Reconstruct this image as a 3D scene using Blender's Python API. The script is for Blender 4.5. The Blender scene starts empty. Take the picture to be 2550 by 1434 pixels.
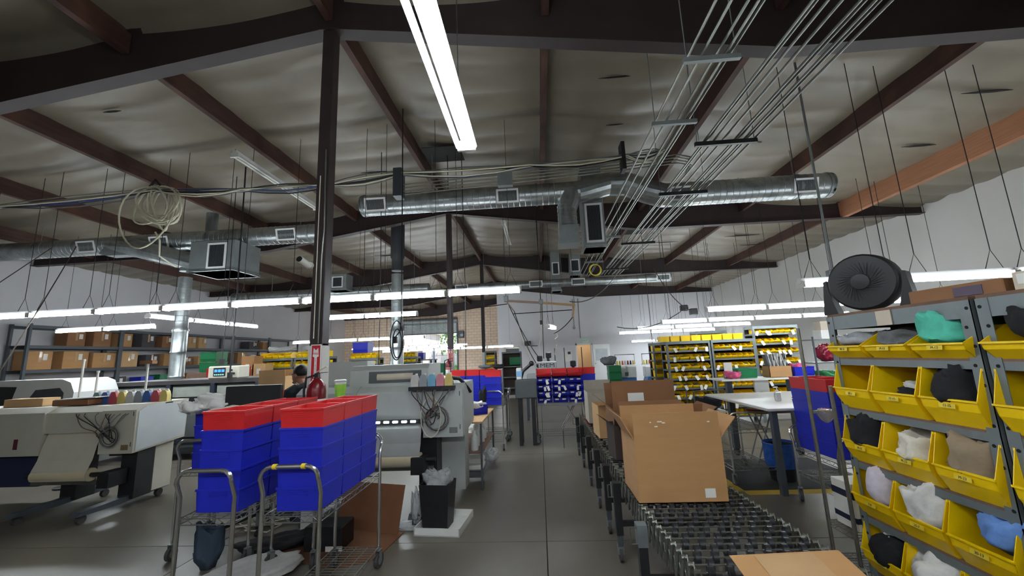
import bpy, math, random
from mathutils import Vector, Matrix, noise
random.seed(7)
sc = bpy.context.scene
COL = sc.collection
PI = math.pi

# ---------------------------------------------------------------- camera, world, sun, exposure
def cam_axes(yaw, pitch, roll):
    f = Vector((math.sin(yaw)*math.cos(pitch), math.cos(yaw)*math.cos(pitch), math.sin(pitch)))
    r0 = Vector((math.cos(yaw), -math.sin(yaw), 0)); u0 = r0.cross(f)
    r = math.cos(roll)*r0 + math.sin(roll)*u0; u = -math.sin(roll)*r0 + math.cos(roll)*u0
    return r, u, f
cd = bpy.data.cameras.new('camera'); cam = bpy.data.objects.new('camera', cd); COL.objects.link(cam)
R_, U_, F_ = cam_axes(-.0614, .1689, -.0414)
M_ = Matrix((R_, U_, -F_)).transposed().to_4x4(); M_.translation = Vector((0, 0, 1.6)); cam.matrix_world = M_
cd.sensor_fit = 'HORIZONTAL'; cd.sensor_width = 36; cd.lens = 987/2550*36; cd.clip_start = .05; cd.clip_end = 300
sc.camera = cam
sc.view_settings.view_transform = 'Standard'; sc.view_settings.look = 'None'; sc.view_settings.gamma = 1
sc.view_settings.use_curve_mapping = False
sc.view_settings.exposure = 1.28
TUBE_STRENGTH = 26.0
w = bpy.data.worlds.new('world'); sc.world = w; w.use_nodes = True
nt = w.node_tree; bg = nt.nodes['Background']
sky = nt.nodes.new('ShaderNodeTexSky'); sky.sky_type = 'NISHITA'; sky.sun_disc = False
sky.sun_elevation = math.radians(48); sky.sun_rotation = math.radians(200); sky.air_density = 1.0; sky.dust_density = 2.0
nt.links.new(sky.outputs[0], bg.inputs[0]); bg.inputs[1].default_value = .2
sd = bpy.data.lights.new('sun', 'SUN'); sun = bpy.data.objects.new('sun', sd); COL.objects.link(sun)
sd.energy = 4.0; sd.angle = .01; sd.color = (1, .93, .82); sun.rotation_euler = (math.radians(-38), math.radians(18), 0)

# ---------------------------------------------------------------- materials
MATS = {}
def lin(c):
    return tuple(((x/255)/12.92 if x <= 10 else ((x/255+.055)/1.055)**2.4) for x in c)
def mat(name, rgb, rough=.6, metal=0., var=.12, scale=6., bump=0., spec=.5, emit=0., alpha=None, trans=0., coord='Object', stretch=None):
    """procedural material: noise-varied base colour (sRGB 0-255 in), optional fine bump"""
    if name in MATS: return MATS[name]
    m = bpy.data.materials.new(name); m.use_nodes = True; t = m.node_tree; n = t.nodes; b = n['Principled BSDF']
    c = lin(rgb); b.inputs['Roughness'].default_value = rough; b.inputs['Metallic'].default_value = metal
    b.inputs['Specular IOR Level'].default_value = spec
    tc = n.new('ShaderNodeTexCoord'); nz = n.new('ShaderNodeTexNoise'); nz.inputs['Scale'].default_value = scale
    nz.inputs['Detail'].default_value = 4; nz.inputs['Roughness'].default_value = .6
    if stretch:
        mp = n.new('ShaderNodeMapping'); mp.inputs['Scale'].default_value = stretch
        t.links.new(tc.outputs[coord], mp.inputs[0]); t.links.new(mp.outputs[0], nz.inputs[0])
    else: t.links.new(tc.outputs[coord], nz.inputs[0])
    cr = n.new('ShaderNodeValToRGB'); cr.color_ramp.elements[0].position = .3; cr.color_ramp.elements[1].position = .7
    cr.color_ramp.elements[0].color = (*[min(1, x*(1-var)) for x in c], 1); cr.color_ramp.elements[1].color = (*[min(1, x*(1+var)) for x in c], 1)
    t.links.new(nz.outputs['Fac'], cr.inputs[0]); t.links.new(cr.outputs[0], b.inputs['Base Color'])
    if bump:
        bp = n.new('ShaderNodeBump'); bp.inputs['Strength'].default_value = bump; bp.inputs['Distance'].default_value = .02
        t.links.new(nz.outputs['Fac'], bp.inputs['Height']); t.links.new(bp.outputs[0], b.inputs['Normal'])
    if emit:
        b.inputs['Emission Color'].default_value = (*c, 1); b.inputs['Emission Strength'].default_value = emit
    if alpha is not None: b.inputs['Alpha'].default_value = alpha
    if trans: b.inputs['Transmission Weight'].default_value = trans
    MATS[name] = m; return m
def wear(m, rgb, scale, lo, hi, amount=1., stretch=None):
    """blend a second colour into a material through a noise mask (stains, rust, dirt)"""
    t = m.node_tree; n = t.nodes; b = n['Principled BSDF']; src = b.inputs['Base Color'].links[0].from_socket
    tc = n.new('ShaderNodeTexCoord'); nz = n.new('ShaderNodeTexNoise'); nz.inputs['Scale'].default_value = scale; nz.inputs['Detail'].default_value = 6
    mp = n.new('ShaderNodeMapping'); mp.inputs['Scale'].default_value = stretch or (1, 1, 1); mp.inputs['Location'].default_value = (3.1, 7.7, 1.3)
    t.links.new(tc.outputs['Object'], mp.inputs[0]); t.links.new(mp.outputs[0], nz.inputs[0])
    mr = n.new('ShaderNodeMapRange'); mr.inputs[1].default_value = lo; mr.inputs[2].default_value = hi; mr.inputs[4].default_value = amount
    t.links.new(nz.outputs['Fac'], mr.inputs[0])
    mx = n.new('ShaderNodeMix'); mx.data_type = 'RGBA'; t.links.new(mr.outputs[0], mx.inputs[0]); t.links.new(src, mx.inputs[6])
    mx.inputs[7].default_value = (*lin(rgb), 1); t.links.new(mx.outputs[2], b.inputs['Base Color'])
    return m
concrete = wear(wear(mat('concrete', (106, 99, 88), .34, var=.1, scale=1.3, spec=.45), (72, 67, 62), .55, .45, .75, .7), (130, 121, 108), 2.2, .62, .8, .35)
nrm = concrete.node_tree
_nz = nrm.nodes.new('ShaderNodeTexNoise'); _nz.inputs['Scale'].default_value = 30; _bp = nrm.nodes.new('ShaderNodeBump'); _bp.inputs['Strength'].default_value = .08
nrm.links.new(_nz.outputs['Fac'], _bp.inputs['Height']); nrm.links.new(_bp.outputs[0], nrm.nodes['Principled BSDF'].inputs['Normal'])
insul = wear(mat('insulation_vinyl', (128, 119, 104), .38, var=.06, scale=2., spec=.5), (90, 82, 69), .6, .5, .8, .6, (1, .4, 1))
steel_brown = mat('brown_primed_steel', (46, 33, 33), .55, var=.2, scale=3)
purlin_m = wear(mat('purlin_wood', (70, 46, 38), .7, var=.25, scale=3, stretch=(6, .6, 6)), (112, 72, 52), 1.2, .5, .7, .6)
timber_m = mat('orange_timber', (162, 112, 80), .7, var=.16, scale=4, stretch=(8, .5, 8))
white_paint = wear(mat('white_wall_paint', (206, 205, 208), .75, var=.03, scale=.7), (184, 182, 184), .4, .5, .75, .5)
white_paint2 = mat('white_wall_paint_right', (204, 202, 198), .75, var=.04, scale=.6)
dark_void = mat('black_gap', (14, 13, 13), .9)
galv = wear(mat('galvanized_steel', (170, 176, 176), .33, .85, var=.12, scale=9), (120, 128, 128), 4, .5, .65, .5)
galv_dull = mat('dull_galvanized_sheet', (140, 146, 146), .5, .6, var=.1, scale=5)
chrome = mat('chrome_tube', (190, 190, 186), .2, .95, var=.06)
wire_m = mat('chrome_wire', (150, 150, 146), .32, .85, var=.08)
black_pl = mat('black_plastic', (26, 26, 28), .5, var=.15)
black_steel = mat('black_painted_steel', (30, 30, 32), .45, var=.2)
rubber = mat('grey_rubber', (66, 64, 62), .75)
white_pl = mat('white_plastic', (222, 222, 216), .4, var=.03)
white_enamel = mat('white_enamel_steel', (225, 226, 224), .35, var=.03)
beige = wear(mat('printer_beige', (188, 184, 168), .45, var=.04, scale=3), (150, 142, 120), 1.5, .6, .8, .35)
pgrey = mat('printer_grey', (176, 180, 176), .42, var=.05, scale=3)
pgrey_d = mat('printer_dark_grey', (116, 120, 118), .45, var=.06)
blue_bin = mat('blue_polypropylene', (26, 38, 178), .42, var=.08, scale=4)
red_bin = mat('red_polypropylene', (206, 34, 36), .42, var=.08, scale=4)
yellow_bin = mat('yellow_polypropylene', (252, 208, 0), .42, var=.06, scale=4)
green_bin = mat('green_polypropylene', (16, 118, 70), .42, var=.1, scale=4)
card = wear(mat('corrugated_cardboard', (178, 134, 88), .8, var=.06, scale=3, stretch=(1, 1, 6)), (160, 116, 74), 2., .55, .7, .5)
card_d = mat('dark_cardboard', (140, 98, 66), .82, var=.08, scale=3)
card_l = mat('light_cardboard', (200, 162, 114), .8, var=.06, scale=3)
tape = mat('clear_tape', (188, 152, 112), .1, var=.05)
paper = mat('white_paper', (228, 226, 220), .8, var=.03)
tan_paper = mat('tan_label_paper', (200, 188, 168), .8, var=.05)
rack_grey = wear(mat('grey_rack_steel', (112, 120, 122), .5, .2, var=.08, scale=5), (86, 78, 70), 5, .62, .78, .5)
rack_dark = mat('dark_rack_steel', (74, 80, 86), .5, .2, var=.1, scale=5)
particle = wear(mat('particle_board', (120, 92, 74), .8, var=.12, scale=20), (88, 66, 54), 3, .5, .7, .6)
melamine = mat('white_melamine', (216, 214, 208), .35, var=.03)
wood_tan = mat('tan_wood', (186, 150, 104), .65, var=.14, scale=5, stretch=(8, 1, 8))
skin_m = mat('skin', (150, 104, 82), .5, var=.06, scale=12)
hair_m = mat('black_hair', (20, 17, 16), .55, var=.2, scale=40, bump=.4)
cable_w = mat('white_cable', (206, 202, 178), .5, var=.06)
cable_g = mat('grey_cable', (110, 114, 112), .5, var=.1)
cable_k = mat('black_cable', (28, 28, 30), .5)
cable_y = mat('yellow_cable', (214, 196, 60), .5)
cable_b = mat('blue_cable', (40, 70, 130), .5)
conduit_m = mat('emt_conduit', (124, 126, 118), .38, .8, var=.12, scale=8)
screen_m = mat('screen_glow', (60, 120, 200), .3, emit=.8, var=.5, scale=30)
tube_m = bpy.data.materials.new('lit_tube'); tube_m.use_nodes = True
_b = tube_m.node_tree.nodes['Principled BSDF']; _b.inputs['Base Color'].default_value = (.9, .9, .9, 1)
_b.inputs['Emission Color'].default_value = (.86, .94, 1, 1); _b.inputs['Emission Strength'].default_value = TUBE_STRENGTH
def cloth(name, rgb, var=.12): return mat('cloth_'+name, rgb, .9, var=var, scale=14, bump=.25)
cl_white = cloth('white', (214, 212, 208)); cl_black = cloth('black', (24, 24, 28)); cl_navy = cloth('navy', (30, 34, 56))
cl_tan = cloth('tan', (150, 132, 108)); cl_teal = cloth('teal', (84, 186, 160)); cl_blue = cloth('light_blue', (104, 144, 208))
cl_grey = cloth('grey', (104, 106, 108)); cl_cream = cloth('cream', (214, 208, 192)); cl_maroon = cloth('maroon', (128, 32, 52)); cl_pink = cloth('pink', (210, 90, 130))
cl_lilac = cloth('lilac_print', (206, 198, 210), .2)

# ---------------------------------------------------------------- mesh helpers
class MB:
    def __init__(s): s.v = []; s.f = []
    def add(s, v, f):
        k = len(s.v); s.v += [tuple(p) for p in v]; s.f += [tuple(i+k for i in q) for q in f]; return s
    def box(s, x0, x1, y0, y1, z0, z1):
        return s.add([(x0,y0,z0),(x1,y0,z0),(x1,y1,z0),(x0,y1,z0),(x0,y0,z1),(x1,y0,z1),(x1,y1,z1),(x0,y1,z1)],
                     [(3,2,1,0),(4,5,6,7),(0,1,5,4),(1,2,6,5),(2,3,7,6),(3,0,4,7)])
    def obox(s, c, size, R=None):
        a, b, d = [q/2 for q in size]; c = Vector(c)
        pts = [Vector((i*a, j*b, k*d)) for k in (-1, 1) for (i, j) in ((-1,-1),(1,-1),(1,1),(-1,1))]
        if R is not None: pts = [R @ p for p in pts]
        return s.add([p+c for p in pts], [(3,2,1,0),(4,5,6,7),(0,1,5,4),(1,2,6,5),(2,3,7,6),(3,0,4,7)])
    def bar(s, p0, p1, wd, ht, up=(0,0,1)):
        p0 = Vector(p0); p1 = Vector(p1); d = (p1-p0); L = d.length; y = d.normalized(); u = Vector(up)
        if abs(y.dot(u)) > .98: u = Vector((1,0,0))
        x = y.cross(u).normalized(); z = x.cross(y)
        R = Matrix((x, y, z)).transposed()
        return s.obox((p0+p1)/2, (wd, L, ht), R)
    def rbox(s, x0, x1, y0, y1, z0, z1, c=.01):
        """box with chamfered edges"""
        b = bpy_rbox(x0, x1, y0, y1, z0, z1, c); return s.add(*b)
    def cyl(s, p0, p1, r, n=10, r1=None, cap=True):
        p0 = Vector(p0); p1 = Vector(p1); d = (p1-p0).normalized(); r1 = r if r1 is None else r1
        a = d.orthogonal().normalized(); b = d.cross(a)
        v = [p0+(a*math.cos(2*PI*i/n)+b*math.sin(2*PI*i/n))*r for i in range(n)]+[p1+(a*math.cos(2*PI*i/n)+b*math.sin(2*PI*i/n))*r1 for i in range(n)]
        f = [(i, (i+1)%n, n+(i+1)%n, n+i) for i in range(n)]
        if cap: f += [tuple(range(n-1, -1, -1)), tuple(range(n, 2*n))]
        return s.add(v, f)
    def tube(s, pts, r, n=6, closed=False, cap=True):
        pts = [Vector(p) for p in pts]; m = len(pts); rings = []; prev = None
        for i, p in enumerate(pts):
            if closed: d = pts[(i+1)%m]-pts[i-1]
            else: d = pts[min(i+1, m-1)]-pts[max(i-1, 0)]
            if d.length < 1e-9: d = Vector((0,0,1))
            d.normalize()
            a = d.orthogonal().normalized() if prev is None else (prev-d*prev.dot(d))
            if a.length < 1e-6: a = d.orthogonal()
            a.normalize(); prev = a; b = d.cross(a); rr = r[i] if isinstance(r, (list, tuple)) else r
            rings.append([p+(a*math.cos(2*PI*k/n)+b*math.sin(2*PI*k/n))*rr for k in range(n)])
        v = [q for R in rings for q in R]; f = []
        for i in range(m if closed else m-1):
            j = (i+1) % m
            f += [(i*n+k, i*n+(k+1)%n, j*n+(k+1)%n, j*n+k) for k in range(n)]
        if cap and not closed: f += [tuple(range(n-1, -1, -1)), tuple(range((m-1)*n, m*n))]
        return s.add(v, f)
    def lathe(s, prof, n=16, o=(0,0,0), axis='z'):
        v = []; f = []; m = len(prof)
        for (r, z) in prof:
            for k in range(n):
                a = 2*PI*k/n; p = (r*math.cos(a), r*math.sin(a), z)
                if axis == 'x': p = (z, p[0], p[1])
                if axis == 'y': p = (p[0], z, p[1])
                v.append((p[0]+o[0], p[1]+o[1], p[2]+o[2]))
        for i in range(m-1): f += [(i*n+k, i*n+(k+1)%n, (i+1)*n+(k+1)%n, (i+1)*n+k) for k in range(n)]
        f += [tuple(range(n-1, -1, -1)), tuple(range((m-1)*n, m*n))]
        return s.add(v, f)
    def prism(s, poly, a, b, axis='x'):
        """extrude a 2-D polygon; axis x: poly=(y,z), y: (x,z), z: (x,y)"""
        n = len(poly); g = {'x': lambda p, t: (t, p[0], p[1]), 'y': lambda p, t: (p[0], t, p[1]), 'z': lambda p, t: (p[0], p[1], t)}[axis]
        v = [g(p, a) for p in poly]+[g(p, b) for p in poly]
        f = [(i, (i+1)%n, n+(i+1)%n, n+i) for i in range(n)]+[tuple(range(n-1, -1, -1)), tuple(range(n, 2*n))]
        return s.add(v, f)
    def grid(s, fn, nu, nv):
        v = [fn(i/nu, j/nv) for j in range(nv+1) for i in range(nu+1)]
        f = [(j*(nu+1)+i, j*(nu+1)+i+1, (j+1)*(nu+1)+i+1, (j+1)*(nu+1)+i) for j in range(nv) for i in range(nu)]
        return s.add(v, f)
    def ball(s, c, r, n=10, sc3=(1,1,1)):
        m = n//2; pr = []
        for i in range(m+1):
            t = -PI/2+PI*i/m; pr.append((max(1e-4, math.cos(t)*r), math.sin(t)*r))
        k = len(s.v); s.lathe(pr, n)
        for i in range(k, len(s.v)):
            p = s.v[i]; s.v[i] = (p[0]*sc3[0]+c[0], p[1]*sc3[1]+c[1], p[2]*sc3[2]+c[2])
        return s
    def mesh(s, name, m, smooth=False):
        me = bpy.data.meshes.new(name); me.from_pydata(s.v, [], s.f); me.update()
        import bmesh as bm_
        b = bm_.new(); b.from_mesh(me); bm_.ops.recalc_face_normals(b, faces=b.faces); b.to_mesh(me); b.free()
        if m: me.materials.append(m)
        if smooth:
            me.shade_smooth(); me.set_sharp_from_angle(angle=math.radians(38))
        return me
    def build(s, name, m, parent=None, smooth=False, loc=None, rot=None, kind=None):
        o = bpy.data.objects.new(name, s.mesh(name, m, smooth)); COL.objects.link(o)
        if parent: o.parent = parent
        if loc: o.location = loc
        if rot: o.rotation_euler = rot
        if kind: o['kind'] = kind
        return o
def bpy_rbox(x0, x1, y0, y1, z0, z1, c):
    v = []; idx = {}
    for ix, X in enumerate((x0, x1)):
        for iy, Y in enumerate((y0, y1)):
            for iz, Z in enumerate((z0, z1)):
                sx = c if ix == 0 else -c; sy = c if iy == 0 else -c; sz = c if iz == 0 else -c
                for k, p in enumerate(((X, Y+sy, Z+sz), (X+sx, Y, Z+sz), (X+sx, Y+sy, Z))):
                    idx[(ix, iy, iz, k)] = len(v); v.append(p)
    g = lambda *a: idx[a]; f = []
    for i in (0, 1):
        f.append((g(i,0,0,0), g(i,1,0,0), g(i,1,1,0), g(i,0,1,0)))
        f.append((g(0,i,0,1), g(1,i,0,1), g(1,i,1,1), g(0,i,1,1)))
        f.append((g(0,0,i,2), g(1,0,i,2), g(1,1,i,2), g(0,1,i,2)))
    for a in (0, 1):
        for b in (0, 1):
            f.append((g(a,b,0,0), g(a,b,1,0), g(a,b,1,1), g(a,b,0,1)))
            f.append((g(a,0,b,0), g(a,1,b,0), g(a,1,b,2), g(a,0,b,2)))
            f.append((g(0,a,b,1), g(1,a,b,1), g(1,a,b,2), g(0,a,b,2)))
            for d in (0, 1): f.append((g(a,b,d,0), g(a,b,d,1), g(a,b,d,2)))
    return v, f
def tag(o, label, cat, group=None, kind=None):
    o['label'] = label; o['category'] = cat
    if group: o['group'] = group
    if kind: o['kind'] = kind
    return o
def thing(name, label, cat, loc=(0,0,0), rz=0, group=None, kind=None):
    o = bpy.data.objects.new(name, None); COL.objects.link(o); o.empty_display_size = .1
    o.location = loc; o.rotation_euler = (0, 0, rz); tag(o, label, cat, group, kind); return o
def struct(name, mb, m, smooth=False, label=None):
    o = mb.build(name, m, None, smooth); o['kind'] = 'structure'
    if label: o['label'] = label
    return o
def dup(o, parent=None):
    c = o.copy(); COL.objects.link(c); c.parent = parent
    for ch in o.children: dup(ch, c)
    return c
def link(name, me, parent=None, loc=(0,0,0), rz=0):
    o = bpy.data.objects.new(name, me); COL.objects.link(o); o.parent = parent; o.location = loc; o.rotation_euler = (0, 0, rz); return o
_dg = None
def text(s, size, m, parent, loc, rot, name='lettering', extrude=.0005, align='CENTER', sx=1.):
    cu = bpy.data.curves.new(name, 'FONT'); cu.body = s; cu.size = size; cu.extrude = extrude; cu.align_x = align; cu.align_y = 'CENTER'; cu.resolution_u = 2
    tmp = bpy.data.objects.new('tmp', cu); me = bpy.data.meshes.new_from_object(tmp); bpy.data.objects.remove(tmp); bpy.data.curves.remove(cu)
    me.name = name; me.materials.clear(); me.materials.append(m); o = bpy.data.objects.new(name, me); COL.objects.link(o); o.parent = parent; o.location = loc; o.rotation_euler = rot
    o.scale = (sx, 1, 1); o['kind'] = 'stuff'; return o
ORD = ['first','second','third','fourth','fifth','sixth','seventh','eighth','ninth','tenth','eleventh','twelfth','thirteenth']
def sagline(p0, p1, sag, n=10, wob=0, seed=0):
    p0 = Vector(p0); p1 = Vector(p1); out = []
    rn = random.Random(seed)
    for i in range(n+1):
        t = i/n; p = p0.lerp(p1, t); p.z -= sag*4*t*(1-t)
        if wob and 0 < i < n: p += Vector((rn.uniform(-wob, wob), rn.uniform(-wob, wob), rn.uniform(-wob, wob)))
        out.append(p)
    return out
def lump_mesh(name, m, sx, sy, sz, seed, fold=1.0, nu=40, nv=18, freq=3.0):
    """a crumpled heap of fabric sitting on z=0 (a closed, folded surface)"""
    mb = MB(); o = Vector((seed*3.17, seed*1.31, seed*.77))
    def fn(u, v):
        a = 2*PI*u; t = -PI/2+PI*v
        d = Vector((math.cos(a)*math.cos(t), math.sin(a)*math.cos(t), math.sin(t)))
        dw = d+Vector((noise.noise(d*1.7+o), noise.noise(d*1.7+o*1.3), noise.noise(d*1.7+o*.4)))*.55
        n1 = noise.noise(d*freq*.5+o); n2 = 1-abs(noise.noise(dw*freq*.9+o*1.7))*2; n3 = 1-abs(noise.noise(dw*freq*2.1+o*.6))*2
        r = 1+fold*(.3*n1+.16*n2+.09*n3-.1)
        q = abs(d.z)**.55*(1 if d.z > 0 else -1); cr = max(.05, 1-abs(d.z)**2.6)**.5; hl = math.hypot(d.x, d.y)+1e-6
        zz = (q*.5+.5)*(.74+.28*n1*fold)+(.1*fold*n2+.06*fold*n3)*(1-abs(d.z)**4)
        return (d.x/hl*cr*r*sx/2, d.y/hl*cr*r*sy/2, max(0, zz*sz*.92) if d.z > -.85 else 0)
    mb.grid(fn, nu, nv); me = mb.mesh(name, m); 
    import bmesh as bm_
    b = bm_.new(); b.from_mesh(me); bm_.ops.remove_doubles(b, verts=b.verts, dist=.0005); bm_.ops.recalc_face_normals(b, faces=b.faces); b.to_mesh(me); b.free()
    me.shade_smooth(); return me
def lump(name, label, cat, m, loc, size, seed, rz=0, fold=1., group=None, freq=3.):
    o = link(name, lump_mesh(name, m, *size, seed, fold, freq=freq), None, loc, rz); tag(o, label, cat, group); return o

# ---------------------------------------------------------------- structure
RX = -2.27
XL, XR, YB, YW, YE = -14.2, 9.63, -6.0, 22.3, 28.4
def roofz(x): return 5.88-.08*abs(x-RX)
# floor: cast slabs with open joints over a dark bed
fl = MB().box(XL, XR, YB, YE+.3, -.15, -.012).build('floor', dark_void); fl['kind'] = 'structure'; fl['label'] = 'dark worn concrete warehouse floor with saw-cut joints'
xs = [XL, -12.2, -9.15, -6.1, -3.05, -.02, 3.03, 6.08, XR]; ys = [YB, -2.35, .7, 3.77, 6.86, 9.9, 12.95, 16., 19.05, 22.1, 25.2, YE+.3]
for i in range(len(xs)-1):
    for j in range(len(ys)-1):
        MB().box(xs[i]+.004, xs[i+1]-.004, ys[j]+.004, ys[j+1]-.004, -.1, 0).build('slab', concrete, fl)
# ceiling: vinyl-faced insulation sagging between the purlins
def roof_half(sgn):
    x0, x1 = RX, (XR if sgn > 0 else XL)
    def fn(u, v):
        x = x0+(x1-x0)*u; y = YB+(YE+.3-YB)*v
        fr = (abs(x-RX)/2.53) % 1; sag = .07*math.sin(PI*fr)
        q = y/.62+.5*noise.noise(Vector((x*.35, y*.3, 1.)))
        am = .5+.9*max(0, noise.noise(Vector((x*.3, y*.25, 9.))))
        rip = abs(math.sin(PI*q))**.7*.075*am*math.sin(PI*fr)**.5 if 0 < fr < 1 else 0
        return (x, y, roofz(x)-sag-rip+.015*noise.noise(Vector((x*1.4, y*1.4, 3))))
    return MB().grid(fn, 96, 460)
ce = roof_half(1); c2 = roof_half(-1); ce.add(c2.v, c2.f)
ceo = struct('ceiling', ce, insul, True, 'low gabled ceiling of sagging grey vinyl-faced insulation')
rm = MB()
for sg in (1, -1):
    xe = XR if sg > 0 else XL
    rm.prism([(RX, roofz(RX)+.06), (xe, roofz(xe)+.06), (xe, roofz(xe)+.16), (RX, roofz(RX)+.16)], YB, YE+.4, 'y')
rm.build('roof_deck', galv_dull, ceo)
# dark slits where the insulation facing has torn open
for (x, y, l, ww) in ((4.0, 7.0, .5, .05), (6.6, 5.6, .7, .05), (7.0, 7.1, .6, .06), (6.2, 8.6, .55, .05), (1.5, 6.4, .3, .03), (1.3, 5.2, .5, .03), (-3.4, 7.9, .6, .05), (6.6, 12.6, 1.1, .09), (4.5, 13.5, .9, .08), (7.4, 13.6, .8, .08), (3.2, 12.2, .5, .07), (-6.2, 5.0, .3, .04), (-5.4, 14.2, .9, .12), (-7.8, 12.0, .9, .1), (-9.8, 11.6, .8, .1), (2.0, 13.7, .9, .06), (-11, 12.4, .9, .12)):
    z = roofz(x)-.115
    MB().prism([(x-l/2, y), (x-l/6, y-ww/2), (x+l/4, y-ww/2), (x+l/2, y), (x+l/6, y+ww/2), (x-l/5, y+ww/2)], z-.006, z, 'z').build('tear', dark_void, ceo)
for (xa, xb, ya, yb) in ((-2.1, -1.35, 7.05, 7.65), (2.85, 3.4, 11.9, 12.5)):
    zz = roofz((xa+xb)/2)-.16; MB().box(xa, xb, ya, yb, zz-.012, zz).build('dark_patch', mat('dark_felt', (34, 32, 32), .9), ceo)
# rafters: tapered built-up I beams
def beam_bottom(x):
    d = abs(x-RX); return 5.42-.148*d if d < 5 else 4.68-.004*(d-5)
def roof_beam(y, label, x0=XL, x1=XR):
    t = thing('roof_beam', label, 'beam', (0, y, 0), 0, 'tapered brown rafters', 'structure')
    X = sorted(set([x0, RX-5, RX, RX+5, x1]))
    X = [x for x in X if x0 <= x <= x1]
    poly = [(x, beam_bottom(x)) for x in X]+[(x, roofz(x)-.02) for x in reversed(X)]
    MB().prism(poly, -.008, .008, 'y').build('web', steel_brown, t)
    b = MB()
    for a, c in zip(X, X[1:]): b.bar((a, 0, beam_bottom(a)), (c, 0, beam_bottom(c)), .17, .016, (0,1,0) if 0 else (0,0,1))
    b.build('bottom_flange', steel_brown, t)
    b = MB()
    for a, c in zip(X, X[1:]): b.bar((a, 0, roofz(a)-.03), (c, 0, roofz(c)-.03), .17, .016)
    b.build('top_flange', steel_brown, t)
    return t
BY = [3.95, 10.05, 16.15, 22.25]
roof_beam(BY[0], 'deep brown tapered steel rafter crossing overhead above the big lamp')
roof_beam(BY[1], 'brown tapered steel rafter just behind the silver duct with wye branch')
roof_beam(BY[2], 'brown tapered steel rafter above the farther pair of ducts')
roof_beam(BY[3], 'farthest brown rafter, over the end of the white partition wall')
roof_beam(-2.15, 'brown tapered steel rafter behind the photographer')
roof_beam(YE-.12, 'reddish rafter against the brick end wall', XL, RX)
pn = {-4: 'next to the white shelf wall', -3: 'fourth out from the ridge on the shelf side', -2: 'third out from the ridge on the shelf side', -1: 'next to the ridge on the shelf side', 0: 'along the ridge above the posts', 1: 'next to the ridge on the conveyor side', 2: 'under which the conduit bundle runs', 3: 'third out on the conveyor side', 4: 'next to the white lamp wall'}
for k in range(-4, 5):
    x = RX+2.53*k
    if k in (4,): x = 7.75
    t = thing('roof_purlin', 'long red-brown wooden purlin '+pn[k], 'purlin', (x, 0, 0), 0, 'red-brown purlins running away under the ceiling', 'structure')
    ylist = [YB, -2.15]+BY+[YE]
    for a, b_ in zip(ylist, ylist[1:]):
        if k > 0 and a >= YW-.1: continue
        big = (k == 4 and b_ <= 10.1)
        wd, ht = (.13, .42) if big else (.085, .3)
        zt = roofz(x)+.0
        MB().box(-wd/2, wd/2, a+.02, b_-.02, zt-ht, zt).build('span', timber_m if big else purlin_m, t)
# walls
def wall_label(o, s): o['label'] = s
struct('wall_right', MB().box(XR, XR+.2, YB, YW, 0, 5.2), white_paint2, label='tall white painted side wall behind the lamps')
struct('wall_left', MB().box(XL-.2, XL, YB, YE, 0, 5.2), white_paint, label='tall white side wall behind the box shelving')
# white partition with two door openings
D1, D2 = (-1.85, -1.12, 2.02), (2.08, 2.84, 2.02)
wb = MB()
wb.prism([(RX, 2.02), (XR, 2.02), (XR, roofz(XR)-.0), (RX, roofz(RX)-.0)], YW, YW+.15, 'y')
for a, b_ in ((RX, D1[0]), (D1[1], D2[0]), (D2[1], XR)): wb.box(a, b_, YW, YW+.15, 0, 2.02)
struct('wall_back', wb, white_paint, label='white partition wall with the EXIT door')
struct('wall_partition', MB().box(RX, RX+.15, YW+.15, YE, 0, 5.85), white_paint, label='side of the white partition next to the roll-up door')
struct('wall_rear', MB().prism([(XL, 0), (XR, 0), (XR, roofz(XR)), (RX, roofz(RX)), (XL, roofz(XL))], YB-.2, YB, 'y'), white_paint, label='white wall behind the photographer')
# brick end wall with roll-up opening
brick = bpy.data.materials.new('painted_brick'); brick.use_nodes = True
_t = brick.node_tree; _bt = _t.nodes.new('ShaderNodeTexBrick'); _bt.inputs['Scale'].default_value = 1; _bt.inputs['Brick Width'].default_value = .4; _bt.inputs['Row Height'].default_value = .2
_bt.inputs['Mortar Size'].default_value = .016; _bt.inputs['Color1'].default_value = (*lin((244, 218, 194)), 1); _bt.inputs['Color2'].default_value = (*lin((236, 208, 182)), 1); _bt.inputs['Mortar'].default_value = (*lin((202, 182, 162)), 1)
_tc = _t.nodes.new('ShaderNodeTexCoord'); _mp = _t.nodes.new('ShaderNodeMapping'); _mp.inputs['Rotation'].default_value = (PI/2, 0, 0)
_t.links.new(_tc.outputs['Object'], _mp.inputs[0]); _t.links.new(_mp.outputs[0], _bt.inputs[0]); _t.links.new(_bt.outputs[0], _t.nodes['Principled BSDF'].inputs['Base Color'])
_t.nodes['Principled BSDF'].inputs['Roughness'].default_value = .8
_b2 = _t.nodes.new('ShaderNodeBump'); _b2.inputs['Strength'].default_value = .5; _t.links.new(_bt.outputs['Fac'], _b2.inputs['Height']); _b2.invert = True; _t.links.new(_b2.outputs[0], _t.nodes['Principled BSDF'].inputs['Normal'])
OX0, OX1, OZ = -9.75, -5.85, 4.1
we = MB()
we.box(XL, OX0, YE, YE+.2, 0, OZ); we.box(OX1, RX+.15, YE, YE+.2, 0, OZ)
we.prism([(XL, OZ), (RX+.15, OZ), (RX+.15, roofz(RX)), (XL, roofz(XL))], YE, YE+.2, 'y')
struct('wall_end', we, brick, label='pale brick end wall around the roll-up door')
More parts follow.
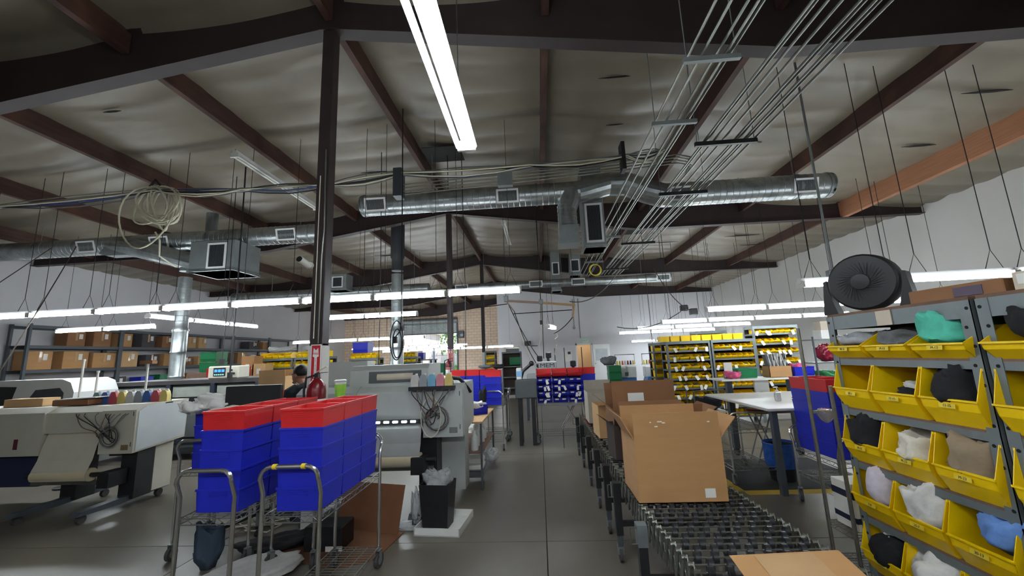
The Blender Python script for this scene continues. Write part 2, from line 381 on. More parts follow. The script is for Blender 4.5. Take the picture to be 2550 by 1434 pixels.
# ---------------------------------------------------------------- openings: roll-up door, doors, yard outside
t = thing('roll_up_door', 'half-raised grey roll-up door in the brick end wall', 'door', ((OX0+OX1)/2, YE, 0)); hw = (OX1-OX0)/2
cur = MB(); k = 0; z = 3.42
slat = [(-.02, 0), (.012, .02), (.012, .075), (-.02, .095)]
while z < 4.15:
    MB().prism([(a-.06, b+z) for a, b in slat], -hw+.02, hw-.02, 'x').build('slat', galv_dull, t); z += .1
MB().box(-hw, hw, -.10, -.02, 3.36, 3.42).build('bottom_bar', rack_dark, t)
MB().cyl((-hw-.1, -.28, 4.28), (hw+.1, -.28, 4.28), .19, 16).build('coil', galv_dull, t, True)
for sx in (-1, 1): MB().box(sx*(hw+.04)-.05, sx*(hw+.04)+.05, -.12, -.001, 0, 4.2).build('guide', rack_dark, t)
d = thing('door_1', 'dark grey door in the white partition, next to the wooden frame', 'door', ((D1[0]+D1[1])/2, YW, 0), 0, None, 'structure')
MB().box(-.36, .36, .03, .08, 0, 2.0).build('leaf', mat('dark_grey_door', (92, 98, 104), .5), d)
MB().box(-.46, -.365, -.03, .1, 0, 2.04).build('jamb', mat('beige_jamb', (206, 196, 178), .6), d)
MB().box(-.46, .42, -.03, .1, 2.025, 2.1).build('lintel', mat('beige_jamb', (206, 196, 178), .6), d)
MB().cyl((.28, 0.03, 1.0), (.28, -.03, 1.0), .03, 8).build('knob', chrome, d)
d = thing('door_2', 'white door standing open beside the lit doorway under the EXIT sign', 'door', (2.46, YW, 0), 0, None, 'structure')
fm = MB().box(-.46, -.385, -.04, .16, 0, 2.1).box(.385, .46, -.04, .16, 0, 2.1).box(-.46, .46, -.04, .16, 2.025, 2.1).build('door_frame', white_enamel, d)
lf = MB().box(.47, 1.38, -.09, -.045, .03, 2.02).build('leaf', white_enamel, d)
MB().box(.6, 1.25, -.097, -.09, 1.15, 1.78).build('glazing', mat('wired_glass', (196, 204, 208), .08, var=.1, scale=3), lf)
MB().cyl((.56, -.09, 1.0), (.56, -.15, 1.0), .028, 8).build('knob', chrome, lf)
MB().box(.85, 1.1, -.1, -.09, 1.86, 1.9).build('closer', white_pl, lf)
# office behind the EXIT door, warm and lit
struct('wall_office', MB().box(1.0, 4.2, 24.6, 24.7, 0, 2.7).box(.9, 1.0, YW+.15, 24.7, 0, 2.7).box(4.2, 4.3, YW+.15, 24.7, 0, 2.7), mat('cream_office_wall', (232, 214, 190), .7, var=.03), label='cream walls of the lit office beyond the EXIT door')
struct('ceiling_office', MB().box(.9, 4.3, YW+.15, 24.7, 2.7, 2.8), white_paint, label='white ceiling of the office beyond the EXIT door')
ol = thing('office_lamp', 'warm round ceiling lamp in the office beyond the EXIT door', 'lamp', (2.6, 23.4, 2.62))
warm = mat('warm_lamp_glow', (255, 224, 180), .5, emit=14., var=0)
MB().lathe([(.001, -.03), (.15, -.02), (.2, .02), (.2, .08)], 16).build('diffuser', warm, ol, True)
t = thing('exit_sign', 'small green lettered EXIT sign above the lit doorway', 'sign', (2.54, YW-.06, 2.24))
MB().rbox(-.18, .18, 0, .06, -.1, .1, .008).build('housing', white_pl, t)
text('EXIT', .16, mat('exit_green', (30, 130, 80), .5, emit=.5, var=0), t, (0, -.002, 0), (PI/2, 0, 0), sx=.9)
# yard
struct('ground_yard', MB().box(-40, 22, YE+.31, 75, -.25, -.02), mat('asphalt_yard', (150, 146, 142), .85, var=.1, scale=2), label='sunlit concrete yard outside the roll-up door')
bl = thing('yard_building', 'pale stucco building across the yard seen through the roll-up door', 'building', (-13.8, 39, 0))
MB().box(-6, 2.6, 0, 6, 0, 4.2).build('wall', mat('pale_stucco', (226, 216, 204), .85, var=.04, scale=2), bl)
MB().box(-6.2, 2.8, -.2, 6.2, 4.2, 4.5).build('parapet', mat('parapet_trim', (200, 190, 178), .8), bl)
MB().box(1.0, 2.3, -.05, .02, .0, 2.6).build('doorway', mat('dim_doorway', (96, 92, 92), .7), bl)
fe = thing('picket_fence', 'grey-blue steel picket fence across the yard', 'fence', (-8.1, 41, 0))
pk = mat('fence_steel', (112, 124, 140), .5, .2)
pm = MB().box(-.02, .02, -.02, .02, .1, 2.1).cyl((0, 0, 2.1), (0, 0, 2.2), .02, 4, .001).mesh('picket', pk)
for i in range(46): link('picket', pm, fe, (-3+i*.15, 0, 0))
for z in (.35, 1.9): MB().box(-3.05, 3.8, -.02, .02, z-.025, z+.025).build('rail', pk, fe)
MB().box(-2.9, -2.7, -.1, .1, 0, 2.4).build('gate_post', pk, fe)
leafm = mat('leaf_green', (92, 128, 66), .6, var=.35, scale=1.5)
def tree(x, y, h, r, label, seed, trunk=True, bush=False):
    t = thing('bush' if bush else 'tree', label, 'bush' if bush else 'tree', (x, y, -.02)); rn = random.Random(seed)
    if trunk: MB().tube([(0, 0, 0), (.1, 0, h*.3), (0, .1, h*.6)], [.16, .13, .07], 8).build('trunk', mat('bark', (96, 78, 62), .9), t)
    mb = MB()
    for i in range(900):
        d = Vector((rn.gauss(0, 1), rn.gauss(0, 1), rn.gauss(0, 1))).normalized()*rn.random()**.4
        c = Vector((d.x*r, d.y*r, h*.62+d.z*h*.4)) if not bush else Vector((d.x*r, d.y*r, h*.5+d.z*h*.5))
        a = Vector((rn.gauss(0, 1), rn.gauss(0, 1), rn.gauss(0, 1))).normalized(); b = a.orthogonal().normalized(); s = rn.uniform(.12, .26)*(1 if not bush else .6)
        mb.add([c-a*s, c+b*s*.5, c+a*s, c-b*s*.5], [(0, 1, 2, 3)])
    mb.build('foliage', leafm, t, kind='stuff')
tree(-8.2, 45, 7.5, 2.6, 'leafy green tree beyond the picket fence', 3)
tree(-13.5, 50, 8, 2.6, 'taller pale green tree above the stucco building', 5)
tree(-8.9, 39.8, 1.0, 1.1, 'low green bush at the foot of the picket fence', 8, False, True)

# ---------------------------------------------------------------- posts, signs, extinguishers
def post(y, label, zt=5.42, conduit=True):
    t = thing('steel_post', label, 'post', (RX+.03, y, 0), 0, 'brown ridge posts', 'structure')
    b = MB().box(-.065, .065, -.065, -.052, 0, zt).box(-.065, .065, .052, .065, 0, zt).box(-.006, .006, -.052, .052, 0, zt).box(-.065, .065, -.05, .05, 1.8, zt)
    b.build('shaft', steel_brown, t)
    MB().box(-.072, .072, -.072, .072, .012, 1.78).build('painted_base', mat('white_post_paint', (206, 204, 196), .6, var=.06), t)
    MB().box(-.13, .13, -.13, .13, 0, .012).build('base_plate', steel_brown, t)
    MB().box(-.12, .12, -.09, .09, zt-.02, zt).build('cap_plate', steel_brown, t)
    return t
p1 = post(BY[0], 'dark brown steel post carrying the large FIRE sign')
MB().tube([(.03, -.078, 1.8), (.03, -.078, 2.7), (.045, -.078, 3.0), (.03, -.078, 3.9)], .011, 6).build('conduit', conduit_m, p1, True)
MB().tube([(-.02, -.075, 1.85), (-.02, -.075, 3.6)], .006, 5).build('wire', cable_w, p1, True)
post(BY[1], 'brown steel post rising behind the red and blue bins, second along the ridge')
post(BY[2], 'slim far brown post, third along the ridge')
def fire_sign(y, label, h, wd, zc):
    t = thing('fire_sign', label, 'sign', (RX+.045, y-.078, zc)); red = mat('sign_red', (190, 28, 38), .4, var=.05); wh = mat('sign_white', (232, 230, 226), .4, var=.02)
    MB().box(-wd/2, wd/2, -.003, .003, -h/2, h/2).build('backing', wh, t)
    MB().box(-wd/2+.009, wd/2-.009, -.0045, -.003, -h/2+.009, h/2-.009).build('field', red, t)
    a = wd*.22
    MB().prism([(-a, h*.42), (0, h*.36), (a, h*.42), (a*1.35, h*.22), (a*.55, h*.2), (a*.55, -h*.3), (a*1.35, -h*.3), (0, -h*.42), (-a*1.35, -h*.3), (-a*.55, -h*.3), (-a*.55, h*.2), (-a*1.35, h*.22)], -.006, -.0045, 'y').build('arrow', wh, t)
    text('FIRE', wd*.3, red, t, (0, -.0065, h*.28), (PI/2, 0, 0)); 
    text('E\nX\nT\nI\nN\nG\nU\nI\nS\nH\nE\nR', h*.038, mat('sign_black', (30, 30, 34), .5), t, (0, -.0065, -h*.05), (PI/2, 0, 0))
    return t
fire_sign(BY[0], 'red and white FIRE arrow sign on the nearest brown post', .42, .105, 1.58)
fire_sign(BY[1], 'small red and white FIRE sign on the post behind the bins', .32, .125, 1.66)
def extinguisher(y, label, x, z, s=1.):
    t = thing('fire_extinguisher', label, 'fire extinguisher', (x, y, z)); r = .085*s
    red = mat('extinguisher_red', (112, 14, 24), .3, var=.06)
    MB().lathe([(.001, 0), (r*.92, 0), (r, .015), (r, .37*s), (r*.9, .43*s), (r*.55, .47*s), (.03, .485*s), (.03, .5*s)], 20).build('cylinder', red, t, True)
    MB().lathe([(r+.0012, .08*s), (r+.0012, .30*s)], 20).build('label_wrap', paper, t, True)
    lr = mat('label_red', (200, 40, 44), .5)
    MB().lathe([(r+.002, .255*s), (r+.002, .285*s)], 20).build('label_band', lr, t, True)
    for k in (-1, 0, 1):
        a = -PI/2+k*.35; MB().box(-.012, .012, -.001, .001, 0, .03).build('pictogram', black_pl, t, loc=(math.cos(a)*(r+.003), math.sin(a)*(r+.003), .12*s), rot=(0, 0, a+PI/2))
    MB().box(-.018, .018, -.02, .02, .5*s, .54*s).build('valve', black_steel, t)
    MB().bar((0, -.01, .55*s), (.1, -.01, .6*s), .022, .006).build('lever', mat('lever_steel', (200, 190, 150), .4, .5), t)
    MB().bar((0, -.01, .54*s), (.11, -.01, .545*s), .022, .006).build('handle', black_steel, t)
    MB().tube([(-.02, 0, .52*s), (-.09, -.03, .5*s), (-r-.03, -.02, .38*s), (-r-.02, -.02, .15*s)], .011, 6).build('hose', black_pl, t, True)
extinguisher(3.785, 'red fire extinguisher hung on the post with the large FIRE sign', RX+.115, .97)
extinguisher(9.89, 'yellow-tagged fire extinguisher on the post behind the bins', RX+.01, 1.1, .9)
t = thing('security_camera', 'white bullet security camera bolted to the nearest brown post', 'camera', (RX-.06, 3.85, 2.55))
MB().cyl((0, .05, .06), (0, .0, .06), .035, 12).build('mount', white_pl, t, True)
MB().cyl((.0, .0, .05), (-.02, -.13, .09), .035, 14).build('housing', white_pl, t, True)
MB().cyl((-.02, -.13, .09), (-.0215, -.14, .093), .03, 14).build('lens', black_pl, t, True)

# ---------------------------------------------------------------- fluorescent fixtures
def fixture_meshes(L):
    r = {}
    r['tube'] = MB().cyl((-L/2+.03, 0, 0), (L/2-.03, 0, 0), .019, 10).mesh('tube', tube_m, True)
    pr = [(-.075, .05), (-.062, .012), (-.05, .05), (-.035, .085), (.035, .085), (.05, .05), (.062, .012), (.075, .05), (.04, .1), (-.04, .1)]
    pr = [(-.03, .022), (.03, .022), (.036, .03), (.036, .085), (-.036, .085), (-.036, .03)]
    r['housing'] = MB().prism(pr, -L/2, L/2, 'x').mesh('housing', white_enamel)
    r['socket'] = MB().box(-.012, .012, -.07, .07, -.03, .05).mesh('socket', white_pl)
    return r
FM = {}
def fixture(x, y, z, label, L=1.2, rz=0, group=None, lit=True, hang=True, ntubes=2, tilt=0, vee=True, sep=.036):
    if L not in FM: FM[L] = fixture_meshes(L)
    m = FM[L]; t = thing('fluorescent_fixture', label, 'light fixture', (x, y, z), rz, group); t.rotation_euler = (tilt, 0, rz)
    link('housing', m['housing'], t)
    for k in range(ntubes):
        yy = 0 if ntubes == 1 else (-sep if k == 0 else sep)
        o = link('tube', m['tube'], t, (0, yy, -.002))
        if not lit: o.data = m.setdefault('dead', MB().cyl((-L/2+.03, 0, 0), (L/2-.03, 0, 0), .019, 10).mesh('tube', white_pl, True))
    for sx in (-1, 1): link('socket', m['socket'], t, (sx*(L/2-.015), 0, 0))
    if hang:
        top = roofz(x)-.12-z
        for sx in (-1, 1):
            mb = MB()
            if vee: mb.tube([(sx*L*.36-.1, 0, .09), (sx*L*.36, 0, .32), (sx*L*.36+.1, 0, .09)], .004, 4)
            mb.cyl((sx*L*.36, 0, .32 if vee else .09), (sx*L*.36, 0, top), .0045, 4); mb.build('hanger_chain', cable_k, t)
    return t
# big twin-tube lamp overhead
fixture(-.47, 1.66, 3.22, 'large twin-tube fluorescent lamp blazing directly overhead', 2.4, PI/2+.012, None, vee=False, sep=.062)
for i in range(8):   # long row over the printers
    xc = -.227-.61-1.222*i
    fixture(xc, 6.3, 2.62, 'lit fluorescent strip in the long row over the printers, '+ORD[i]+' from the aisle end', 1.2, 0, 'long row of lamps over the printers')
rows = [(5.0, 2.3, 3.2, 4, 'row above the black desk fan'), (8.5, 2.36, 3.5, 4, 'row over the white work table'), (11., 2.31, 3.32, 4, 'row just above the tagged yellow bins'), (13.4, 2.3, 3.24, 3, 'second row behind the yellow bins'), (15.7, 2.27, 3.09, 3, 'farthest row behind the yellow bins')]
for (y, z, x0, n, nm) in rows:
    for i in range(n):
        fixture(x0+.61+1.215*i, y, z, 'lit fluorescent strip, '+ORD[i]+' from the aisle in the '+nm, 1.2, 0, 'lamps in the '+nm)
for i in range(2): fixture(-9.9-1.25*i+.0, 9.0, 2.63, 'lit strip lamp hanging before the top box shelf, '+('aisle end' if i == 0 else 'wall end'), 1.24, 0, 'short lamp pair before the box shelves')
for i in range(3): fixture(-9.2, 9.35+1.23*i, 2.86, 'lit strip lamp in the row running away beside the flue, '+['near', 'middle', 'far'][i]+' one', 1.22, PI/2, 'lamps running away beside the flue')
for i in range(2): fixture(-2.77-.62-1.24*i, 9.0, 2.63, 'lit strip lamp between the two nearer posts, '+('aisle end' if i == 0 else 'flue end'), 1.24, 0, 'short lamp pair between the posts')
for i in range(4): fixture(-4.1-.62-1.24*i, 14.2, 2.38, 'lit strip lamp in front of the roll-up door, '+ORD[i]+' from the second post', 1.22, 0, 'row of lamps before the roll-up door')
for i in range(5): fixture(-1.15-.62-1.24*i, 18.4, 2.02, 'low distant lit strip lamp, '+ORD[i]+' from the white partition', 1.22, 0, 'low distant row of lamps')
for i in range(4): fixture(-3.9-.62-1.24*i, 20.6, 2.2, 'farthest lit strip lamp near the roll-up door, '+ORD[i]+' from the posts', 1.22, 0, 'farthest row of lamps')
fixture(.33, 10.5, 2.28, 'short lit lamp hanging askew below the wooden frame', .62, 1.25, None, hang=True, tilt=.0)
fixture(-4.72, 6.8, 4.95, 'dead twin-tube fixture lying against the ceiling insulation by the cable coil', 2.4, PI/2, None, False, hang=False)
fixture(-.81, 11.8, 5.3, 'dead fluorescent fixture against the ceiling beyond the duct', 2.2, PI/2, None, False, hang=False)
for i in range(5): fixture(-3.6+1.7*i, -1.3, 2.75, 'added lit strip lamp behind the photographer, '+ORD[i]+' from the printer side', 1.4, 0, 'added lamps behind the photographer')  # added unseen row, fills light onto faces turned toward the camera
for i in range(4): fixture(5.2+1.22*i, 20.4, 2.04, 'added low lit strip lamp behind the tall yellow bin racks, '+ORD[i]+' from the aisle', 1.2, 0, 'added low lamps behind the yellow bin racks')  # added row, mostly hidden, brightens the white partition
for i in range(6): fixture(-5-1.24*i, 24.6, 2.4, 'added lit strip lamp nearest the brick end wall, '+ORD[i]+' from the partition', 1.2, 0, 'added lamps nearest the brick end wall')  # added row to brighten the brick end wall


# ---------------------------------------------------------------- ducts
def spiral(mb, x0, x1, r, o, pitch=.11):
    n = max(2, int((x1-x0)/pitch)); pr = [(r*.96, x0)]
    for i in range(n+1):
        x = x0+(x1-x0)*i/n
        pr += [(r, x-.006), (r+.005, x), (r, x+.006)]
    pr.append((r*.96, x1)); return mb.lathe(pr, 28, o, 'x')
def reg(parent, c, wd, h, tiltdeg):
    """supply register: frame with louvre bars, facing the camera side (-y) and tipped down"""
    a = math.radians(tiltdeg); rot = (a, 0, 0)
    f = MB(); b = .035
    f.box(-wd/2, wd/2, -.015, 0, h/2-b, h/2).box(-wd/2, wd/2, -.015, 0, -h/2, -h/2+b).box(-wd/2, -wd/2+b, -.015, 0, -h/2+b, h/2-b).box(wd/2-b, wd/2, -.015, 0, -h/2+b, h/2-b)
    o = f.build('register_frame', white_enamel, parent, loc=c, rot=rot)
    MB().box(-wd/2+b, wd/2-b, -.002, .02, -h/2+b, h/2-b).build('register_throat', mat('register_throat', (70, 74, 74), .7), o)
    l = MB(); n = int((wd-2*b)/.022)
    for i in range(n): x = -wd/2+b+.011+i*.022; l.box(x-.003, x+.003, -.012, -.002, -h/2+b, h/2-b)
    l.build('louver', galv_dull, o, kind='stuff')
def band(mb, x, r, o): return mb.lathe([(r+.001, x-.02), (r+.012, x-.02), (r+.012, x+.02), (r+.001, x+.02)], 28, o, 'x')
t = thing('supply_duct', 'silver spiral duct with a wye branch hung in front of the brown rafter', 'duct', (0, 7.3, 0))
ro, zl, zr = .205, 4.65, 4.47
spiral(MB(), -3.35, .55, ro, (0, 0, zl)).build('pipe', galv, t, True)
spiral(MB(), 2.55, 5.5, .222, (0, 0, zr)).build('pipe', galv, t, True)
elbow = [(.5, 0, zl), (.9, 0, zl), (1.25, .05, zl+.1), (1.5, .08, zl+.16), (1.85, .08, zl+.13), (2.2, .03, zl-.06), (2.5, 0, zr), (2.6, 0, zr)]
MB().tube(elbow, [.207, .215, .225, .225, .225, .225, .224, .224], 20).build('offset_elbow', galv, t)
MB().tube([(.75, -.05, zl-.02), (.72, -.07, zl-.2), (.66, -.08, zl-.35)], [.2, .19, .185], 20).build('wye_branch', galv, t)
br = MB(); pr = []
for i in range(7): pr += [(.18, -.08*i), (.185, -.08*i-.004), (.18, -.08*i-.008)]
br.lathe(pr, 24, (.66, -.08, zl-.3)).build('drop_pipe', galv, t, True)
MB().prism([(.48, zl-.72), (.84, zl-.72), (.83, zl-1.02), (.48, zl-1.02)], -.27, .1, 'y').build('boot', galv_dull, t)
MB().box(.46, .85, -.29, .12, zl-1.08, zl-1.0).build('boot_collar', galv_dull, t)
for xx in (-3.3, -1.95, .1, 4.9, 5.42):
    band(MB(), xx, .205 if xx < 1 else .222, (0, 0, zl if xx < 1 else zr)).build('strap', galv_dull, t, True)
MB().lathe([(.001, 5.5), (.15, 5.5), (.222, 5.49), (.222, 5.45)], 28, (0, 0, zr), 'x').build('end_cap', galv_dull, t, True)
MB().lathe([(.001, -3.36), (.205, -3.35), (.205, -3.3)], 28, (0, 0, zl), 'x').build('end_cap', galv_dull, t, True)
for xx, zz, r_ in ((-3.02, zl, .205), (-.45, zl, .205), (2.75, zr, .222), (4.95, zr, .222)):
    reg(t, (xx, -r_*.96, zz-.06), .42, .26, 16)
for xx, zz in ((-1.95, zl), (.1, zl), (4.9, zr)): MB().cyl((xx, 0, zz+.2), (xx, 0, roofz(xx)-.1), .006, 5).build('hanger', galv_dull, t)
def plenum(label, x0, x1, y0, y1, z0, z1, gx, gw, gz, gh, flare=None):
    t = thing('plenum_box', label, 'duct', ((x0+x1)/2, y0, z0)); w2 = (x1-x0)/2
    MB().rbox(-w2, w2, 0, y1-y0, 0, z1-z0, .012).build('casing', galv_dull, t)
    MB().box(-w2-.02, w2+.02, -.02, y1-y0+.02, .0, .05).build('bottom_flange', galv, t)
    f = MB(); b = .04
    f.box(gx-gw/2, gx+gw/2, -.02, 0, gz+gh/2-b, gz+gh/2).box(gx-gw/2, gx+gw/2, -.02, 0, gz-gh/2, gz-gh/2+b).box(gx-gw/2, gx-gw/2+b, -.02, 0, gz-gh/2+b, gz+gh/2-b).box(gx+gw/2-b, gx+gw/2, -.02, 0, gz-gh/2+b, gz+gh/2-b)
    fr = f.build('grille_frame', white_enamel, t)
    MB().box(gx-gw/2+b, gx+gw/2-b, -.005, 0, gz-gh/2+b, gz+gh/2-b).build('grille_throat', mat('grille_dark', (40, 44, 46), .6), fr)
    l = MB(); n = int((gw-2*b)/.03)
    for i in range(n): x = gx-gw/2+b+.015+i*.03; l.box(x-.003, x+.003, -.016, -.005, gz-gh/2+b, gz+gh/2-b)
    l.build('louver', rack_dark, fr, kind='stuff'); return t
plenum('tall rectangular duct box with a dark grille beside the wye branch', 1.0, 1.42, 7.6, 8.1, 3.62, 5.3, 0, .34, .5, .8)
t = thing('supply_duct', 'long silver spiral duct below the cable coil, over the printers', 'duct', (0, 8.2, 0))
zl = 4.47
spiral(MB(), -12.7, -4.75, .2, (0, 0, zl)).build('pipe', galv, t, True)
for xx in (-4.95, -7.3): band(MB(), xx, .2, (0, 0, zl)).build('strap', galv_dull, t, True)
MB().lathe([(.2, -4.75), (.15, -4.72), (.001, -4.72)], 28, (0, 0, zl), 'x').build('end_cap', galv_dull, t, True)
for xx in (-10.1, -8.35, -5.4): reg(t, (xx, -.19, zl-.05), .44, .26, 18)
MB().tube([(-9.6, -.02, zl-.02), (-8.9, -.12, zl-.14), (-8.3, -.2, zl-.32), (-7.3, -.2, zl-.62)], [.2, .21, .2, .19], 20).build('wye_branch', galv, t)
MB().prism([(-9.75, zl-.24), (-9.55, zl-.3), (-8.9, zl-.3), (-8.75, zl-.2), (-8.9, zl-.05), (-9.6, zl-.05)], -.21, 0, 'y').build('saddle', galv_dull, t)
for xx in (-11.5, -7.3, -5.2): MB().cyl((xx, 0, zl+.19), (xx, 0, roofz(xx)-.1), .006, 5).build('hanger', galv_dull, t)
plenum('boxy sheet-metal plenum with a dark grille under the long duct', -7.35, -6.35, 7.75, 8.55, 3.62, 4.3, .12, .42, .33, .56)
t = thing('supply_duct', 'distant silver duct with registers beneath the third rafter', 'duct', (0, 15, 0))
spiral(MB(), -3.0, 5.05, .15, (0, 0, 4.26), .2).build('pipe', galv, t, True)
for xx in (-2.85, .0, 1.6, 4.75): reg(t, (xx, -.15, 4.25), .5, .24, 10)
MB().lathe([(.15, 5.05), (.1, 5.07), (.001, 5.07)], 28, (0, 0, 4.26), 'x').build('end_cap', galv_dull, t, True)
for xx in (-2.0, 1.0, 4.0): MB().cyl((xx, 0, 4.4), (xx, 0, roofz(xx)-.08), .008, 5).build('hanger', galv_dull, t)
plenum('far rectangular duct drop beneath the third rafter, between two dark grilles', .62, .98, 15.3, 15.8, 4.0, 5.6, 0, .28, .9, .5)
plenum('far rectangular duct drop beside the conduit bundle', 1.36, 1.8, 15.4, 15.9, 4.6, 5.6, 0, .34, .4, .5)
t = thing('supply_duct', 'distant grey duct behind the flue, left of the second post', 'duct', (0, 14.2, 0))
t['label'] = 'distant grey duct behind the flue, ending short of the second post'
spiral(MB(), -11.5, -3.95, .19, (0, 0, 4.18), .2).build('pipe', galv, t, True)
MB().lathe([(.19, -3.95), (.14, -3.92), (.001, -3.92)], 28, (0, 0, 4.18), 'x').build('end_cap', galv_dull, t, True)
for xx in (-10, -7, -4.5): MB().cyl((xx, 0, 4.35), (xx, 0, roofz(xx)-.08), .008, 5).build('hanger', galv_dull, t)
plenum('far sheet-metal plenum hung behind the nearest brown post', -7.4, -6.75, 13.5, 14.0, 4.15, 4.75, 0, .4, .3, .4)
def flue(label, x, y, zt, r, dark_from, elbow=None):
    t = thing('exhaust_flue', label, 'flue', (x, y, 1.402)); h = zt-1.402
    pr = [(r*1.12, 0)]
    zz = 0
    for seg in ((0, .5), (.5, 1.0)):
        pr += [(r*1.12, seg[0]+.03), (r*1.2, seg[0]+.05), (r*1.12, seg[0]+.08), (r*1.12, seg[1]-.02)]
    pr += [(r*1.2, 1.02), (r, 1.08)]
    n = int((dark_from-1.1)/.12)
    for i in range(1, n+1): pr += [(r, 1.08+i*.12), (r+.004, 1.085+i*.12), (r, 1.09+i*.12)]
    MB().lathe(pr, 24).build('pipe', galv, t, True)
    if elbow: MB().tube([(0, 0, dark_from+.0)]+elbow, r*1.02, 20).build('elbow', galv_dull, t, True)
    else: MB().lathe([(r, dark_from), (r, dark_from+.35), (r*1.2, dark_from+.4), (r*1.2, h)], 24).build('upper_pipe', mat('sooty_pipe', (44, 46, 50), .6, .3), t, True)
flue('shiny silver exhaust flue rising from the dryer under the plenum', -7.62, 8.0, 3.9, .12, 2.3, [(0, 0, 2.35), (-.03, .15, 2.48), (-.06, .5, 2.6), (-.06, .62, 2.8), (-.06, .62, 3.86)])
ob = thing('oven_cabinet', 'grey oven cabinet under the tall far flue', 'machine', (-3.98, 11.0, 0)); MB().rbox(-.4, .4, -.35, .35, .06, 1.4, .015).build('cabinet', galv_dull, ob); MB().box(-.34, .34, -.362, -.35, .5, 1.2).build('door', rack_grey, ob); MB().cyl((.25, -.375, .7), (.25, -.375, 1.0), .012, 8).build('handle', chrome, ob)
for a_ in (-.32, .32): MB().box(a_-.05, a_+.05, -.3, .3, 0, .06).build('foot', black_steel, ob)
flue('tall exhaust flue with a black upper section, beside the hanging extension cord', -3.98, 11.0, 5.6, .165, 2.75)
# ---------------------------------------------------------------- conduits and cables overhead
def bundle(label, xs, zs, y0, y1, m=conduit_m, r=.013, bend=None, n='conduit_run'):
    t = thing(n, label, 'conduit', (0, 0, 0))
    for i, x in enumerate(xs):
        pts = [(x, y0, zs[i % len(zs)]), (x, y1, zs[i % len(zs)])]
        if bend: pts = [(x, y0, zs[i % len(zs)])]+[(x+b[0], b[1], zs[i % len(zs)]+b[2]) for b in bend]
        MB().tube(pts, r, 7).build('conduit', m, t, True)
    return t
tA = bundle('wide bundle of silver conduits running away under the rafters', [2.22, 2.27, 2.34, 2.47, 2.6, 2.66, 2.72, 2.78, 2.85], [4.18, 4.2], -1, 13.4)
tB = bundle('narrower bundle of conduits dropping toward the wooden frame', [1.46, 1.56, 1.71, 1.77, 1.83], [4.17, 4.14], -1, 10, bend=[(0, 6, 0), (.0, 9.8, 0), (-.05, 12.8, -.1)])
for y, xa, xb in ((4.8, 2.1, 2.86), (6.4, 2.12, 2.9), (9.4, 2.1, 2.9), (12.3, 2.1, 2.9), (2.55, 2.1, 2.9)):
    MB().box(xa, xb, y-.02, y+.02, 4.11, 4.165).build('strut', black_steel, tA)
    for xx in (xa+.03, xb-.03): MB().cyl((xx, y, 4.13), (xx, y, roofz(xx)-.1), .005, 5).build('rod', galv_dull, tA)
for y, xa, xb in ((3.22, 1.4, 1.89), (4.2, 1.4, 1.89), (8.6, 1.4, 1.92), (11, 1.4, 1.92)):
    MB().box(xa, xb, y-.02, y+.02, 4.08, 4.125).build('strut', galv_dull, tB)
    for xx in (xa+.03, xb-.03): MB().cyl((xx, y, 4.1), (xx, y, roofz(xx)-.1), .005, 5).build('rod', galv_dull, tB)
# data cables slung across the room
t = thing('cable_bundle', 'long sagging bundle of data cables slung across under the ceiling', 'cable', (0, 0, 0))
rn = random.Random(4)
pts0 = [(-12.5, 6.3, 4.5), (-9.6, 6.2, 4.62), (-6.6, 6.2, 4.72), (-5, 6.2, 4.62), (-3.4, 6.2, 4.6), (-2.2, 6.2, 4.72), (0, 6.2, 4.7), (1.6, 6.2, 4.74), (2.2, 6.2, 4.8)]
for k in range(11):
    m = [cable_w, cable_g, cable_g, cable_k, cable_b, cable_g][k % 6]
    P = []
    for a, b in zip(pts0, pts0[1:]):
        dz = rn.uniform(-.09, .09); dy = rn.uniform(-.08, .08)
        for i in range(4):
            q = Vector(a).lerp(Vector(b), i/4); f_ = math.sin(PI*i/4); P.append((q.x, q.y+dy*f_+.012*(k-5), q.z-.05*f_+dz*f_+.006*((k*5) % 7)))
    P.append((pts0[-1][0], pts0[-1][1]+.012*(k-5), pts0[-1][2]))
    MB().tube(P, .009 if k % 3 else .013, 5).build('cable', m, t, True)
for k in range(4):
    MB().tube([(-2.2, 6.2, 4.35+.06*k), (-1, 6.25, 4.42+.06*k), (.8, 6.25, 4.5+.05*k), (2.4, 6.2, 4.58+.05*k), (2.7, 6.4, 4.62+.05*k), (2.75, 6.8, 4.62+.05*k)], .011, 6).build('cable', conduit_m, t, True)
MB().box(-2.3, -2.16, 6.1, 6.3, 4.3, 4.8).build('junction_trough', rack_dark, t)
MB().box(-.55, -.3, 6.2, 6.3, 4.4, 4.66).build('junction_box', galv_dull, t)
MB().box(1.5, 1.56, 6.1, 6.3, 4.5, 4.98).build('bracket', black_steel, t)
t = thing('cable_coil', 'coil of white cable looped over the purlin, hanging below the ceiling', 'cable', (-6.6, 6.15, 4.3))
for k in range(10):
    a = rn.uniform(.16, .44); hgt = rn.uniform(.5, .86); cx = rn.uniform(-.12, .16)-(.25 if k == 0 else 0); ph = rn.uniform(-.3, .3)
    if k == 0: a, hgt = .5, 1.12
    P = [(cx*.5+a*math.sin(2*PI*i/26+ph*.2)+cx*(1-math.cos(2*PI*i/26))/2, .05*math.sin(2*PI*i/26*2+k)+.03*k/3, .5-hgt*(1-math.cos(2*PI*i/26))/2) for i in range(26)]
    MB().tube(P, .014, 6, True).build('loop', cable_w, t, True)
MB().tube([(.1, 0, -.35), (.2, 0, -.5), (.12, .1, -.75), (.05, .5, -.85)], .014, 6).build('tail', cable_w, t, True)
MB().tube([(-.1, 0, .5), (0, 0, .62), (.1, 0, .5)], .02, 6).build('tie', black_pl, t, True)
